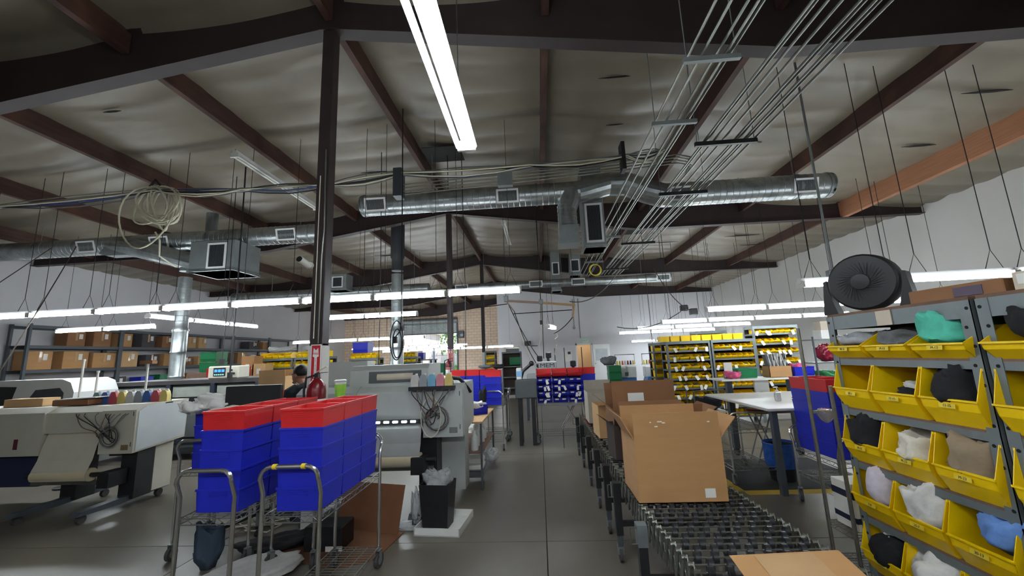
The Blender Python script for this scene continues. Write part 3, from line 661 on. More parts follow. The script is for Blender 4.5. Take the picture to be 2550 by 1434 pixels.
# hanging cords
def cord(label, pts, r=.008, m=cable_k, extra=None, plug=True):
    t = thing('hanging_cord', label, 'cord', tuple(pts[0])); P = [tuple(Vector(p)-Vector(pts[0])) for p in pts]
    MB().tube(P, r, 5).build('cord', m, t, True)
    if plug: e = P[-1]; MB().box(e[0]-.03, e[0]+.03, e[1]-.03, e[1]+.03, e[2]-.09, e[2]+.01).build('outlet', black_pl, t)
    return t
cd_ = thing('conduit_drop', 'grey conduit dropping from the roof to the lamp row above the fan', 'conduit', (3.62, 5.0, 2.42)); MB().cyl((0, 0, 0), (0, 0, roofz(3.62)-2.5), .014, 8).build('conduit', galv_dull, cd_, True); MB().rbox(-.06, .06, -.04, .04, -.05, .05, .008).build('junction_box', galv_dull, cd_)
c = cord('black extension cord looped up on itself beside the far flue', [(-2.1, 6.0, roofz(-2.1)-.06), (-2.1, 6.0, 2.3), (-2.12, 6, 2.05), (-2.2, 6, 1.95)], .01)
P = [(-.08+.1*math.sin(2*PI*i/20), .01, -3.9+.3*math.cos(2*PI*i/20)) for i in range(20)]; MB().tube(P, .01, 5, True).build('loop', cable_k, c, True)
P = [(-.06+.07*math.sin(2*PI*i/20), -.02, -3.95+.22*math.cos(2*PI*i/20)) for i in range(20)]; MB().tube(P, .01, 5, True).build('loop', cable_k, c, True)
hang = [(-5.63, 7.0, 4.4, 1.5, 'thick dark pole cord in front of the long dryer'), (-6.05, 7.3, 3.5, 1.75, 'thin dark cord dropping to the flue side of the dryer'), (-1.66, 7.4, 4.6, 1.2, 'thin cord dropping behind the grey printer lid'), (-1.3, 7.0, 4.5, .95, 'thin straight cord in front of the far post'), (-2.95, 7.2, 4.4, 1.35, 'thin cord hanging over the grey printer'), (.08, 9.6, 4.9, 2.4, 'cord dropping from the duct to the askew lamp'), (3.2, 11.6, 3.4, 1.5, 'cord dropping to the embroidery machine'), (3.9, 12, 3.2, 1.55, 'second cord dropping to the embroidery machine')]
for (x, y, za, zb, lb) in hang: cord(lb, [(x, y, roofz(x)-.1), (x+.02, y, (za+zb)/2), (x, y, zb)], .008 if 'thick' not in lb else .014)
for i, (a, b, s) in enumerate((((-10.8, 7.9, 4.4), (-8.2, 4.2, 1.5), 0), ((-10.2, 7.9, 4.4), (-7.0, 4.6, 1.15), 0.05))):
    c = cord(['slanting chain hanging down past the box shelf end', 'slanting chain hanging down past the white garment printer'][i], sagline(a, b, s, 8), .009, mat('rusty_chain', (70, 58, 48), .8, .3), plug=False)
# ---------------------------------------------------------------- bins
def hopper(W, L, H, m, name='bin', lip=.5, t=.004, front_in=.12, taper=.07, cut=.32, rimw=.01):
    """open-fronted stacking bin; origin at the bottom centre of the front, front faces -y"""
    mb = MB(); a = W/2
    def X(s, z, off=0): return s*(a*(1-taper*(1-z/H))-off)
    yb = L; y0 = L*front_in; lz = H*lip; nz = H*.28
    prof = [(y0, 0), (L*.02, nz), (0, lz), (L*cut, H), (yb, H), (yb-.02*L, 0)]
    for s in (-1, 1):                       # side walls with thickness
        n = len(prof); v = [(X(s, z), y, z) for y, z in prof]+[(X(s, z, t), y, z) for y, z in prof]
        mb.add(v, [tuple(range(n)), tuple(range(2*n-1, n-1, -1))]+[(i, (i+1) % n, n+(i+1) % n, n+i) for i in range(n)])
    def quad(p, q, th):                     # wall across the width between profile points p and q
        (ya, za), (yb_, zb) = p, q
        v = [(X(-1, za), ya, za), (X(1, za), ya, za), (X(1, zb), yb_, zb), (X(-1, zb), yb_, zb)]
        d = Vector((0, yb_-ya, zb-za)).normalized(); nn = Vector((0, -d.z, d.y))*th
        v += [tuple(Vector(p_)+nn) for p_ in v[:4]]
        mb.add(v, [(0, 1, 2, 3), (7, 6, 5, 4), (0, 4, 5, 1), (1, 5, 6, 2), (2, 6, 7, 3), (3, 7, 4, 0)])
    quad((y0, 0), (L*.02, nz), -t); quad((L*.02, nz), (0, lz), -t); quad((yb-.02*L, 0), (yb, H), t); quad((y0, .001), (yb-.02*L, .001), t)
    mb.box(-a-rimw*.3, a+rimw*.3, yb-.004, yb+rimw*.7, H-.012, H)        # rims
    for s in (-1, 1): mb.box(min(s*a, s*(a+rimw*.5)), max(s*a, s*(a+rimw*.5)), L*cut, yb, H-.012, H)
    mb.box(-a*.98, a*.98, -.006, .004, lz-.008, lz)
    for k in range(3): mb.box(-a*.42, a*.42, yb-.003+.001*k, yb+.003, H*(.62+.09*k), H*(.62+.09*k)+.004)   # grip ribs on the back
    return mb.mesh(name, m)
# ---------------------------------------------------------------- near rack of yellow bins
def slotted_post(mb, x, y, h, sx, sy, wd=.045, t=.003):
    """angle post, legs toward +sx and +sy"""
    mb.box(min(x, x+sx*wd), max(x, x+sx*wd), min(y, y+sy*t), max(y, y+sy*t), 0, h)
    mb.box(min(x, x+sx*t), max(x, x+sx*t), min(y, y+sy*wd), max(y, y+sy*wd), 0, h)
def near_rack(y0, y1, label, fronts=True):
    t = thing('steel_rack', label, 'shelving rack', (2.0, y0, 0), 0, 'grey steel bin racks beside the conveyor'); Ly = y1-y0; D = .46; H = 1.77
    hole = MB().cyl((-.0015, 0, 0), (.0, 0, 0), .008, 8).mesh('bolt_hole', dark_void)
    for (x, y, sx, sy) in ((0, 0, 1, 1), (0, Ly, 1, -1), (D, 0, -1, 1), (D, Ly, -1, -1)):
        mb = MB(); slotted_post(mb, x, y, H, sx, sy, .055); p = mb.build('upright', rack_grey, t)
        if x == 0:
            for k in range(20): link('bolt_hole', hole, p, (-.0005, y+sy*(.018 if k % 2 else .036), .06+k*.088))
    SZ = [.2, .525, .85, 1.18, 1.5, H]
    for k, z in enumerate(SZ):
        hh = .085 if k == 5 else .05
        for x in (.003, D-.003): MB().box(x-.012 if x > .1 else x, x if x > .1 else x+.012, .01, Ly-.01, z-hh, z-.012 if k < 5 else z).build('beam', rack_grey, t)
        for y in (.012, Ly-.024): MB().box(.01, D-.01, y, y+.012, z-hh, z-.012).build('cross_beam', rack_dark, t)
        MB().box(.004, D-.004, .006, Ly-.006, z-.012 if k < 5 else z, z if k < 5 else z+.016).build('shelf_board', particle, t)
    MB().box(D-.02, D-.014, .02, Ly-.02, .1, H-.02).build('back_panel', mat('added_dark_backing', (58, 46, 40), .8), t)  # added dark sheet, closes the lit gap behind the bins
    return t
R1 = (1.965, 2.895); R0 = (1.02, 1.945)
r1 = near_rack(*R1, 'grey steel rack of large yellow bins with the black fan on top')
near_rack(*R0, 'grey steel rack of yellow bins at the frame edge, beyond the fan rack')
MB().box(-.004, .001, .42, .52, 1.685, 1.77).build('masking_tape', tan_paper, r1)
big_y = hopper(.29, .44, .275, yellow_bin, 'bin', .47, cut=.1); low_y = hopper(.285, .42, .15, yellow_bin, 'bin', .5, cut=.3)
SHN = {1.5: 'top shelf', 1.18: 'second shelf', .85: 'third shelf', .525: 'fourth shelf', .2: 'bottom shelf'}
PN = ['far', 'middle', 'near']
strip = MB().box(-.04, .04, -.001, 0, -.011, .011).mesh('label_strip', mat('label_yellow', (226, 198, 48), .6, var=.05))
ink = mat('label_ink', (46, 48, 70), .7, var=0)
def ybin(me, x, y, z, label, code=None, rz=-PI/2, group=None, H=.268, lip=.5):
    o = link('yellow_bin', me, None, (x, y, z), rz); tag(o, label, 'bin', group or 'large yellow bins on the near racks')
    if code:
        s = link('label_strip', strip, o, (0, -.003, H*lip*.72)); s.rotation_euler = (-.12, 0, 0)
        text(code, .018, ink, s, (0, -.0015, 0), (PI/2, 0, 0))
    return o
codes = {1.5: ['W-11', 'M-12', 'M-13'], 1.18: ['W-1', '11-15', '12-15'], .85: ['M-21', 'M-22', 'M-23'], .525: ['5-8', '25-7', '30-13'], .2: ['7-1', '8-2', '9-3']}
for z, nm in SHN.items():
    for k in range(3):
        y = R1[1]-.165-.303*k
        ybin(low_y if z == 1.5 else big_y, 1.955, y, z, f'{"shallow" if z == 1.5 else "deep"} yellow bin, {PN[k]} one of three on the {nm} under the fan', codes[z][k], H=.15 if z == 1.5 else .268)
    for k in range(3):
        y = R0[1]-.165-.303*k
        if k == 0 or z > 1.1: ybin(low_y if z == 1.5 else big_y, 1.955, y, z, f'{"shallow" if z == 1.5 else "deep"} yellow bin on the {nm} beyond the double upright, {PN[k]} one', None, group='yellow bins beyond the double upright', H=.15 if z == 1.5 else .268)
def by(k): return R1[1]-.165-.303*k
gar = [  # label, cat, material, (x,y,z), size, seed
 ('clear plastic bag and dark scraps in the far shallow bin', 'bag', mat('clear_plastic', (170, 172, 176), .15, var=.2, scale=12), (2.14, by(0), 1.51), (.3, .24, .13), 1),
 ('folded charcoal shirt in the middle shallow bin', 'garment', cl_grey, (2.14, by(1)-.02, 1.51), (.3, .23, .12), 2),
 ('bright teal shirt heaped in the near shallow bin', 'garment', cl_teal, (2.13, by(2), 1.51), (.32, .25, .22), 3),
 ('black garment with white paper under it in the second-shelf middle bin', 'garment', cl_black, (2.13, by(1)-.05, 1.19), (.28, .2, .13), 4),
 ('white size paper tucked in the second-shelf middle bin', 'paper', cl_white, (2.05, by(1)-.02, 1.25), (.12, .14, .09), 14),
 ('big black garment overflowing the second-shelf near bin', 'garment', cl_black, (2.15, by(2)-.0, 1.19), (.34, .25, .3), 5),
 ('small teal tag end lying on the black second-shelf garment', 'garment', cl_teal, (2.03, by(2)-.1, 1.28), (.1, .12, .06), 6),
 ('white tissue beside the black garment on the second shelf', 'paper', cl_white, (2.0, by(2)+.1, 1.35), (.08, .1, .11), 16),
 ('black garment with white tags in the third-shelf far bin', 'garment', cl_black, (2.13, by(0), .86), (.36, .25, .3), 7),
 ('white and cream garments in the third-shelf middle bin', 'garment', cl_cream, (2.11, by(1)-.03, .87), (.33, .21, .24), 8),
 ('tan sweatshirt filling the third-shelf near bin', 'garment', cl_tan, (2.12, by(2)-.02, .86), (.36, .25, .32), 9),
 ('navy sleeve poking out of the third-shelf near bin', 'garment', cl_navy, (2.0, by(2)+.09, 1.01), (.14, .13, .13), 10),
 ('lilac printed garment in the fourth-shelf far bin', 'garment', cl_lilac, (2.1, by(0)-.05, .54), (.3, .16, .34), 11),
 ('white bagged garment spilling from the fourth-shelf middle bin', 'garment', cl_white, (2.08, by(1)-.03, .55), (.34, .22, .3), 12),
 ('light blue garment lying in the fourth-shelf near bin', 'garment', cl_blue, (2.06, by(2)-.08, .6), (.3, .22, .2), 13),
 ('black garment with a white tag in the bottom-shelf far bin', 'garment', cl_black, (2.1, by(0)-.02, .21), (.34, .25, .24), 17),
 ('white collar lying over the black garment on the bottom shelf', 'garment', cl_white, (2.16, by(0), .36), (.2, .22, .12), 18),
 ('white garments heaped in the bottom-shelf middle bin', 'garment', cl_white, (2.07, by(1), .22), (.34, .25, .28), 19),
 ('dark knit cap in the shallow bin beyond the double upright', 'garment', cl_black, (2.14, R0[1]-.2, 1.51), (.28, .24, .2), 20),
 ('dark socks in the second-shelf bin beyond the double upright', 'garment', cl_navy, (2.14, R0[1]-.2, 1.19), (.28, .24, .18), 21)]
for (lb, ct, m, loc, size, sd_) in gar: lump('garment' if ct == 'garment' else ct, lb, ct, m, (max(min(loc[0], 2.12), 2.1), loc[1]+.015, loc[2]+.045), (size[0]*.94, size[1]*.96, size[2]*1.1), sd_, fold=.8, group='goods in the near yellow bins')
# things on top of the rack
def fan():
    t = thing('desk_fan', 'black round desk fan standing on top of the bin rack', 'fan', (2.2, 2.77, 1.787)); t.rotation_euler = (0, 0, -.95)
    # local: fan faces -y
    c = Vector((0, 0, .2)); R = .185
    MB().lathe([(R-.012, -.07), (R, -.06), (R+.004, .0), (R, .06), (R-.02, .085), (R-.03, .08), (R-.012, .0)], 32, c, 'y').build('shroud', black_pl, t, True)
    g = MB()
    for k in range(36):
        a = 2*PI*k/36; a2 = a+.55
        g.bar((.05*math.cos(a), c.y-.085, .2+.05*math.sin(a)), ((R-.008)*math.cos(a2), c.y-.06, .2+(R-.008)*math.sin(a2)), .0025, .003)
        if k % 2: g.bar((.06*math.cos(a), c.y+.09, .2+.06*math.sin(a)), ((R-.02)*math.cos(a), c.y+.08, .2+(R-.02)*math.sin(a)), .005, .004)
    g.build('grille', black_pl, t, kind='stuff')
    MB().lathe([(.001, -.095), (.05, -.09), (.055, -.075)], 20, c, 'y').build('badge', black_pl, t, True)
    for k in range(3):
        a = 2*PI*k/3+.4; bl = MB()
        def fn(u, v):
            r = .04+u*(R-.065); th = a+(v-.5)*(1.35-.3*u); return (r*math.cos(th), -.03+.06*(v-.5)*(1-.4*u)+.012, .2+r*math.sin(th))
        bl.grid(fn, 5, 6); b = bl.build('blade', mat('fan_blade', (40, 44, 58), .35), t, True); b.modifiers.new('thick', 'SOLIDIFY').thickness = .003
    MB().lathe([(.05, -.02), (.05, .03), (.045, .09), (.001, .1)], 20, c, 'y').build('motor', black_pl, t, True)
    for s in (-1, 1):
        MB().prism([(s*(R+.012), .24), (s*(R+.03), .235), (s*(R+.055), 0), (s*(R-.03), 0), (s*(R-.015), .06), (s*(R+.006), .16)], -.05, .05, 'y').build('yoke_leg', black_pl, t)
    MB().tube([(.2, .04, .01), (.3, .1, .006), (.38, .02, .006), (.5, .1, .006)], .005, 5).build('power_cord', cable_k, t, True)
fan()
t = thing('flat_carton', 'flattened brown carton lying on the rack top beyond the fan', 'box', (2.24, 2.12, 1.787)); t.rotation_euler = (0, 0, .1)
MB().rbox(-.16, .2, -.2, .22, 0, .07, .004).build('carton', card_d, t); MB().box(-.1, .1, -.15, .18, .072, .077).build('flap', card, t); MB().box(-.165, -.16, -.12, .0, .01, .055).build('sticker', mat('purple_print', (96, 84, 100), .8), t)
t = thing('parcel', 'small parcel with white labels on the rack top at the frame edge', 'box', (2.24, 1.74, 1.787))
MB().rbox(-.14, .18, -.13, .13, 0, .085, .004).build('carton', tan_paper, t); MB().box(-.142, -.14, -.09, .03, .03, .075).build('label', paper, t); MB().box(-.142, -.14, .05, .11, .03, .075).build('label', paper, t)

# ---------------------------------------------------------------- expandable conveyor
CZ = .6; CX0, CX1 = .6, 1.3
t = thing('skate_conveyor', 'black expandable skate-wheel conveyor carrying open cartons down the aisle', 'conveyor', (0, 0, 0)); CONV = t
wheel = MB().cyl((-.012, 0, 0), (.012, 0, 0), .026, 12).cyl((-.016, 0, 0), (.016, 0, 0), .01, 8).mesh('wheel', mat('black_skate_wheel', (36, 37, 40), .42, var=.2), True)
axle = MB().cyl((CX0, 0, 0), (CX1, 0, 0), .005, 6).mesh('axle', chrome, True)
def drift(y): return .06*max(0, 2.9-y)**1.3
nw = 0; y = 1.35; row = 0
while y < 6.9:
    dx = drift(y)
    link('axle', axle, t, (dx, y, CZ))
    if y < 2.95 or (y > 3.3 and row % 2 == 0 and y < 6.6):
        for k in range(8):
            x = CX0+.07+k*.085+(.03 if row % 2 else 0)
            if x < CX1-.02 and nw < 290: link('wheel', wheel, t, (x+dx, y, CZ)); nw += 1
    row += 1; y += .068 if y < 3.05 else .11
for s, xx in ((0, CX0), (1, CX1)):
    y = 1.33; k = 0
    while y < 6.8:
        st = .068 if y < 3.05 else .11; L = 2*st
        for a, b in (((xx+drift(y), y, CZ+.015), (xx+drift(y+L), y+L, CZ-.14)), ((xx+.006+drift(y), y, CZ-.14), (xx+.006+drift(y+L), y+L, CZ+.015))):
            pass
        m = MB().bar((xx+drift(y), y, CZ+.02), (xx+drift(y), y+st*1.1, CZ-.15), .005, .028).bar((xx+.008+drift(y), y, CZ-.15), (xx+.008+drift(y), y+st*1.1, CZ+.02), .005, .028).cyl((xx-.012+drift(y), y, CZ+.012), (xx+.014+drift(y), y, CZ+.012), .011, 8)
        m.build('scissor_link', conduit_m, t); y += st; k += 1
for y in (1.9, 2.62, 3.4, 3.9, 4.5, 5.2, 6.0, 6.7):
    for xx in (CX0-.05, CX1+.05):
        lg = MB().box(xx-.026, xx+.026, y-.026, y+.026, .2, CZ-.03).build('leg', black_steel, t)
        MB().box(xx-.02, xx+.02, y-.02, y+.02, .12, .3).build('inner_tube', rack_dark, lg)
        MB().cyl((xx-.012, y+.02, .055), (xx+.012, y+.02, .055), .055, 16).build('caster_wheel', rubber, lg, True)
        MB().box(xx-.024, xx+.024, y-.01, y+.03, .06, .13).build('caster_fork', galv_dull, lg)
        MB().box(xx-.03, xx+.03, y-.035, y+.035, CZ-.14, CZ-.02).build('bracket', rack_grey if y == 2.62 else black_steel, lg)
        MB().tube([(xx-.03, y-.03, CZ-.03), (xx-.07, y-.03, CZ-.03), (xx-.07, y-.03, CZ-.12), (xx-.03, y-.03, CZ-.12)], .006, 5).build('latch', conduit_m, lg, True)
    MB().box(CX0-.05, CX1+.05, y-.012, y+.012, .26, .3).build('leg_brace', black_steel, t)
def open_box(name, label, x, y, z, W, D, H, m=card, rz=0, flaps=(('f', 1.0, .0), ('b', 1, .2), ('l', .9, .5), ('r', .9, .5)), fl=None, extra=None, th=.006, cat='box', group=None):
    """open carton; origin bottom centre of its footprint; flap = (side, length factor, lean outwards in rad)"""
    t = thing(name, label, cat, (x, y, z), rz, group); a, b = W/2, D/2; fl = fl or D/2
    MB().box(-a, a, -b, -b+th, 0, H).build('front_panel', m, t); MB().box(-a, a, b-th, b, 0, H).build('back_panel', m, t)
    MB().box(-a, -a+th, -b+th, b-th, 0, H).build('side_panel', m, t); MB().box(a-th, a, -b+th, b-th, 0, H).build('side_panel', m, t)
    MB().box(-a, a, -b, b, 0, th).build('bottom', m, t)
    for (s, lf, lean) in flaps:
        L = fl*lf; c, s_ = math.cos(lean)*L, math.sin(lean)*L
        if s == 'f': MB().prism([(-b, H), (-b-s_, H+c), (-b-s_+th, H+c), (-b+th, H)], -a+.004, a-.004, 'x').build('flap', m, t)
        if s == 'b': MB().prism([(b-th, H), (b+s_-th, H+c), (b+s_, H+c), (b, H)], -a+.004, a-.004, 'x').build('flap', m, t)
        if s == 'l': MB().prism([(-a, H), (-a-s_, H+c), (-a-s_+th, H+c), (-a+th, H)], -b+.004, b-.004, 'y').build('flap', m, t)
        if s == 'r': MB().prism([(a-th, H), (a+s_-th, H+c), (a+s_, H+c), (a, H)], -b+.004, b-.004, 'y').build('flap', m, t)
    return t
ZT = CZ+.028
b1 = open_box('cardboard_box', 'large open tan carton with raised flap, nearest upright box on the conveyor', .87, 3.0, ZT, .56, .42, .39, card, 0, (('f', .8, .0), ('b', .8, .05), ('l', .8, .5), ('r', .8, .7)), .21)
MB().box(.14, .205, -.2115, -.21, .03, .085).build('shipping_label', paper, b1)
for (fx, fz, fw) in ((-.12, .5, .03), (-.09, .492, .02), (-.17, .497, .01), (.2, .492, .015), (-.14, .47, .02)): MB().box(fx, fx+fw, -.2175, -.2165, fz, fz+.007).build('torn_paper', paper, b1)
b2 = open_box('cardboard_box', 'brown open carton just behind the large tan one', .99, 3.62, ZT, .58, .42, .4, card_d, 0, (('f', .7, .3), ('b', .6, .4), ('l', .7, 1.0), ('r', .8, .9)), .2)
b3 = open_box('cardboard_box', 'tall dark brown carton with a white label, behind the other cartons', .98, 4.25, ZT, .6, .45, .42, card_d, 0, (('f', 1.2, .0), ('b', 1, .2), ('l', .8, .9)), .22)
MB().box(-.15, 0, -.2365, -.232, .46, .57).build('shipping_label', paper, b3)
open_box('cardboard_box', 'carton with a blue tape line near the far conveyor end', .8, 5.0, ZT, .34, .4, .36, card_l, .05, (('f', .6, 1.4), ('r', .7, 1.2)), .16)
open_box('cardboard_box', 'dark carton half hidden at the conveyor edge behind the tan carton', .74, 3.98, ZT, .22, .26, .3, mat('black_print_card', (66, 54, 50), .8), .1, (('l', .8, .9), ('f', .7, .5)), .15)
open_box('cardboard_box', 'grey-white carton standing at the far end of the conveyor', .84, 6.0, ZT, .4, .45, .42, mat('grey_board', (176, 168, 154), .8), 0, (('b', .7, .1),), .2)
b4 = open_box('cardboard_box', 'tan carton with shiny tape, nearest of all at the bottom of the picture', .9, 1.36, ZT, .42, .36, .16, card, .08, (('f', .8, 1.35), ('b', .9, 1.3), ('l', .8, 1.45), ('r', .85, 1.4)), .18)
b4['label'] = 'low tan carton with shiny taped flaps, nearest of all on the conveyor'
MB().prism([(.18, .165), (.32, .203), (.32, .205), (.18, .167)], -.12, .1, 'x').build('tape', tape, b4)
# ---------------------------------------------------------------- wire cart / shelf builders
def wire_shelf(parent, W, D, z, name='shelf', pitch=.035, truss=True, yb=0):
    """wire shelf in local coords x 0..W, y 0..D"""
    f = MB()
    for zz in (z, z-.035):
        f.tube([(0, 0, zz), (W, 0, zz), (W, D, zz), (0, D, zz)], .0035, 5, True)
    o = f.build(name, wire_m, parent, True); w_ = MB(); n = int(D/pitch)
    for i in range(1, n): w_.box(0, W, i*D/n-.0015, i*D/n+.0015, z-.0015, z+.0015)
    for i in range(1, 4): w_.box(i*W/4-.0025, i*W/4+.0025, 0, D, z-.006, z-.002)
    if truss:
        for (a, b) in (((0, 0), (W, 0)), ((0, 0), (0, D)), ((W, 0), (W, D)), ((0, D), (W, D))):
            L = math.hypot(b[0]-a[0], b[1]-a[1]); k = max(2, int(L/.045)); pts = [(a[0]+(b[0]-a[0])*i/k, a[1]+(b[1]-a[1])*i/k, z if i % 2 else z-.035) for i in range(k+1)]
            w_.tube(pts, .002, 4)
    w_.build('wire', wire_m, o, kind='stuff'); return o
caster_w = MB().cyl((-.014, 0, 0), (.014, 0, 0), .055, 16).mesh('caster_wheel', rubber, True)
caster_h = MB().cyl((-.0155, 0, 0), (.0155, 0, 0), .03, 12).mesh('caster_hub', galv_dull, True)
caster_f = MB().box(-.02, -.017, -.02, .02, -.005, .075).box(.017, .02, -.02, .02, -.005, .075).box(-.02, .02, -.02, .02, .07, .078).cyl((0, 0, .078), (0, 0, .1), .01, 8).mesh('caster_fork', galv_dull)
def caster(parent, x, y, r=0):
    o = link('caster', caster_f, parent, (x, y, .055), r); link('caster_wheel', caster_w, o); link('caster_hub', caster_h, o); return o
def wire_cart(label, x, y, W=.36, L=.9, shelves=(.15, .71), hz=1.0, rz=0, group=None, bands=False, hand=(0, 1)):
    t = thing('wire_cart', label, 'cart', (x, y, 0), rz, group)
    for e in (0, 1):
        yy = 0 if e == 0 else L; s = -1 if e == 0 else 1; r = .07
        if e in hand:
            pts = [(0, yy, .155), (0, yy, hz-.16), (0, yy+s*.03, hz-.08)]
            for i in range(5): a = PI/2*i/4; pts.append((r-r*math.cos(a), yy+s*.035, hz-r+r*math.sin(a)))
            for i in range(5): a = PI/2*i/4; pts.append((W-r+r*math.sin(a), yy+s*.035, hz-r+r*math.cos(a)))
            pts += [(W, yy+s*.03, hz-.08), (W, yy, hz-.16), (W, yy, .155)]
            h = MB().tube(pts, .0127, 8).build('handle_frame', chrome, t, True)
            if bands and e == 0:
                for xx in (.09, .27): MB().cyl((xx-.012, yy-.035, hz), (xx+.012, yy-.035, hz), .016, 10).build('grip_band', mat('yellow_tape', (220, 190, 40), .6), h, True)
        else:
            for xx in (0, W): MB().cyl((xx, yy, .155), (xx, yy, hz-.1), .0127, 8).build('upright', chrome, t, True)
    for z in shelves: wire_shelf(t, W, L, z)
    for xx in (0, W):
        for yy in (0, L): caster(t, xx, yy, random.uniform(-.5, .5))
    return t
BW, BL, BH = .285, .279, .138; BP = .118
sb = {c: hopper(BW, BL, BH, m, 'bin', .97, taper=.04, cut=.02, front_in=.06) for c, m in (('blue', blue_bin), ('red', red_bin), ('green', green_bin))}
COLN = ['front', 'middle', 'rear']
def stack(nm, x, y, z, levels, ncol, rz, group, dy, dx=0, top='red', skip=()):
    """columns of nested stacking bins; each level an object"""
    for c in range(ncol):
        for k in range(levels):
            if (c, k) in skip: continue
            col = top if k == levels-1 else 'blue'
            cn = COLN[c] if ncol == 3 else ['front', 'rear'][c] if ncol == 2 else 'only'
            o = link('stacking_bin', sb[col], None, (x+dx*c, y+dy*c, z+k*BP), rz)
            lb = f'{col} bin, {"top" if k == levels-1 else ORD[k]+" up"} in the {cn} column {nm}'
            tag(o, lb, 'bin', group)
# ---------------------------------------------------------------- beyond the near rack: wire unit, cart, work table
t = thing('wire_rack', 'tarnished wire shelving unit between the bin rack and the work table', 'shelving rack', (1.86, 2.98, 0))
for (px, py) in ((.16, .27), (.52, .27), (.16, .02), (.52, .02)): MB().cyl((px, py, .02), (px, py, 1.72 if (px, py) == (.16, .27) else 1.3), .0127, 8).build('pole', mat('tarnished_pole', (132, 130, 122), .4, .7, var=.15, scale=20), t, True)
o = wire_shelf(t, .36, .25, .34); o.location = (.16, .02, 0); o = wire_shelf(t, .36, .25, .12); o.location = (.16, .02, 0)
t = thing('scoop', 'clear plastic scoop clipped to the tarnished pole', 'scoop', (2.02, 3.25, 1.08))
MB().lathe([(.04, .03), (.052, .015), (.053, -.015), (.036, -.05), (.012, -.07), (.009, -.07), (.033, -.046), (.049, -.015), (.048, .015)], 16, (.1, 0, 0)).build('bowl', mat('clear_scoop', (226, 222, 214), .08, trans=.85), t, True)
MB().box(0, .05, -.008, .008, .0, .02).build('clip', galv_dull, t)
t = thing('carton', 'white carton with dark blue bands on the bottom wire shelf', 'box', (2.2, 3.12, .345))
MB().rbox(-.14, .14, -.1, .1, 0, .3, .004).build('body', paper, t); MB().box(-.142, .142, -.102, .102, .2, .245).build('band', cl_navy, t); MB().box(-.142, .142, -.102, .102, .05, .085).build('band', cl_navy, t)
wire_cart('chrome wire cart with the red-topped stack beside the white work table', 2.63, 3.96, .42, .64, (.3, .52), .74, 0)
stack('of the stack beside the white work table', 2.84, 4.06+BL, .525, 6, 2, PI, 'stack beside the white work table', .285)
wire_cart('second chrome wire cart under the end of the work table', 2.2, 5.1, .5, .8, (.2, .62), .82, 0, None, False, (0,))
t = thing('work_table', 'white-topped work table with an upper shelf on grey posts', 'table', (2.45, 4.66, 0))
MB().rbox(0, 1.35, 0, 1.65, .885, .915, .006).build('table_top', melamine, t)
for (px, py) in ((.42, 1.8), (1.3, 1.75)):
    p = MB().box(px-.04, px+.04, py-.04, py+.04, .1, 1.2).build('post', rack_dark, t)
    MB().cyl((px-.02, py, .06), (px+.02, py, .06), .06, 14).build('caster_wheel', black_pl, p, True)
for (px, py) in ((.1, .1), (1.25, .1)): MB().box(px-.03, px+.03, py-.03, py+.03, 0, .885).build('leg', rack_dark, t)
MB().box(.2, 1.45, 1.5, 1.95, 1.1, 1.125).build('upper_shelf', melamine, t)
MB().box(.75, .95, 1.68, 1.72, .915, 1.1).build('shelf_support', white_enamel, t)
MB().box(.36, .48, 1.74, 1.75, 1.14, 1.36).build('taped_paper', paper, t)
t = thing('hand_sanitizer', 'clear pump bottle of hand sanitizer on the white work table', 'bottle', (2.9, 5.25, .916))
MB().rbox(-.035, .035, -.022, .022, 0, .11, .01).build('bottle', mat('clear_bottle', (214, 216, 216), .1, trans=.4), t)
MB().cyl((0, 0, .11), (0, 0, .135), .014, 10).cyl((0, 0, .135), (0, 0, .165), .005, 8).box(-.04, .012, -.008, .008, .16, .174).build('pump', white_pl, t, False)
lump('cloth', 'black cloth lying flat on the white work table', 'cloth', cl_black, (3.25, 5.15, .917), (.4, .26, .07), 31)
t = thing('label_box', 'brown box full of upright white strips on the upper shelf', 'box', (3.55, 6.35, 1.126))
MB().box(-.16, .16, -.1, -.094, 0, .16).box(-.16, .16, .094, .1, 0, .16).box(-.16, -.154, -.1, .1, 0, .16).box(.154, .16, -.1, .1, 0, .16).box(-.16, .16, -.1, .1, 0, .005).build('tray', card, t)
for k in range(16): MB().obox((-.13+.0175*k, .0, .19), (.006, .1, .3), Matrix.Rotation(random.uniform(-.25, .2), 3, 'Y')).build('paper_strip', paper if k % 3 else cl_grey, t)
o = link('stacking_bin', sb['blue'], None, (3.92, 6.3, 1.126)); tag(o, 'blue bin of pink rolls on the upper shelf of the work table', 'bin')
lump('rolls', 'pink and blue rolls filling the blue bin on the upper shelf', 'garment', cl_pink, (3.9, 6.42, 1.2), (.2, .18, .14), 33)
o = link('stacking_bin', sb['green'], None, (3.1, 6.3, 1.126)); tag(o, 'green bin on the upper shelf next to the taped paper', 'bin')
lump('pink_box', 'magenta pouch on the upper shelf beside the green bin', 'pouch', cl_pink, (2.88, 6.3, 1.126), (.22, .16, .14), 34)
t = thing('stool', 'round red-topped folding stool with crossed grey legs', 'stool', (3.0, 5.95, 0))
MB().lathe([(.001, .68), (.15, .68), (.165, .69), (.165, .72), (.15, .735), (.001, .74)], 24).build('seat', mat('dark_red_vinyl', (110, 22, 28), .4), t, True)
for s in (-1, 1):
    for y_ in (-.1, .1): MB().cyl((s*.16, y_, 0), (-s*.1, y_, .68), .011, 8).build('leg', galv_dull, t, True)
    MB().cyl((s*.13, -.1, .08), (s*.13, .1, .08), .009, 8).build('rung', galv_dull, t, True)
t = thing('floor_mat', 'black anti-fatigue mat with yellow edges under the work table', 'mat', (2.95, 5.55, 0))
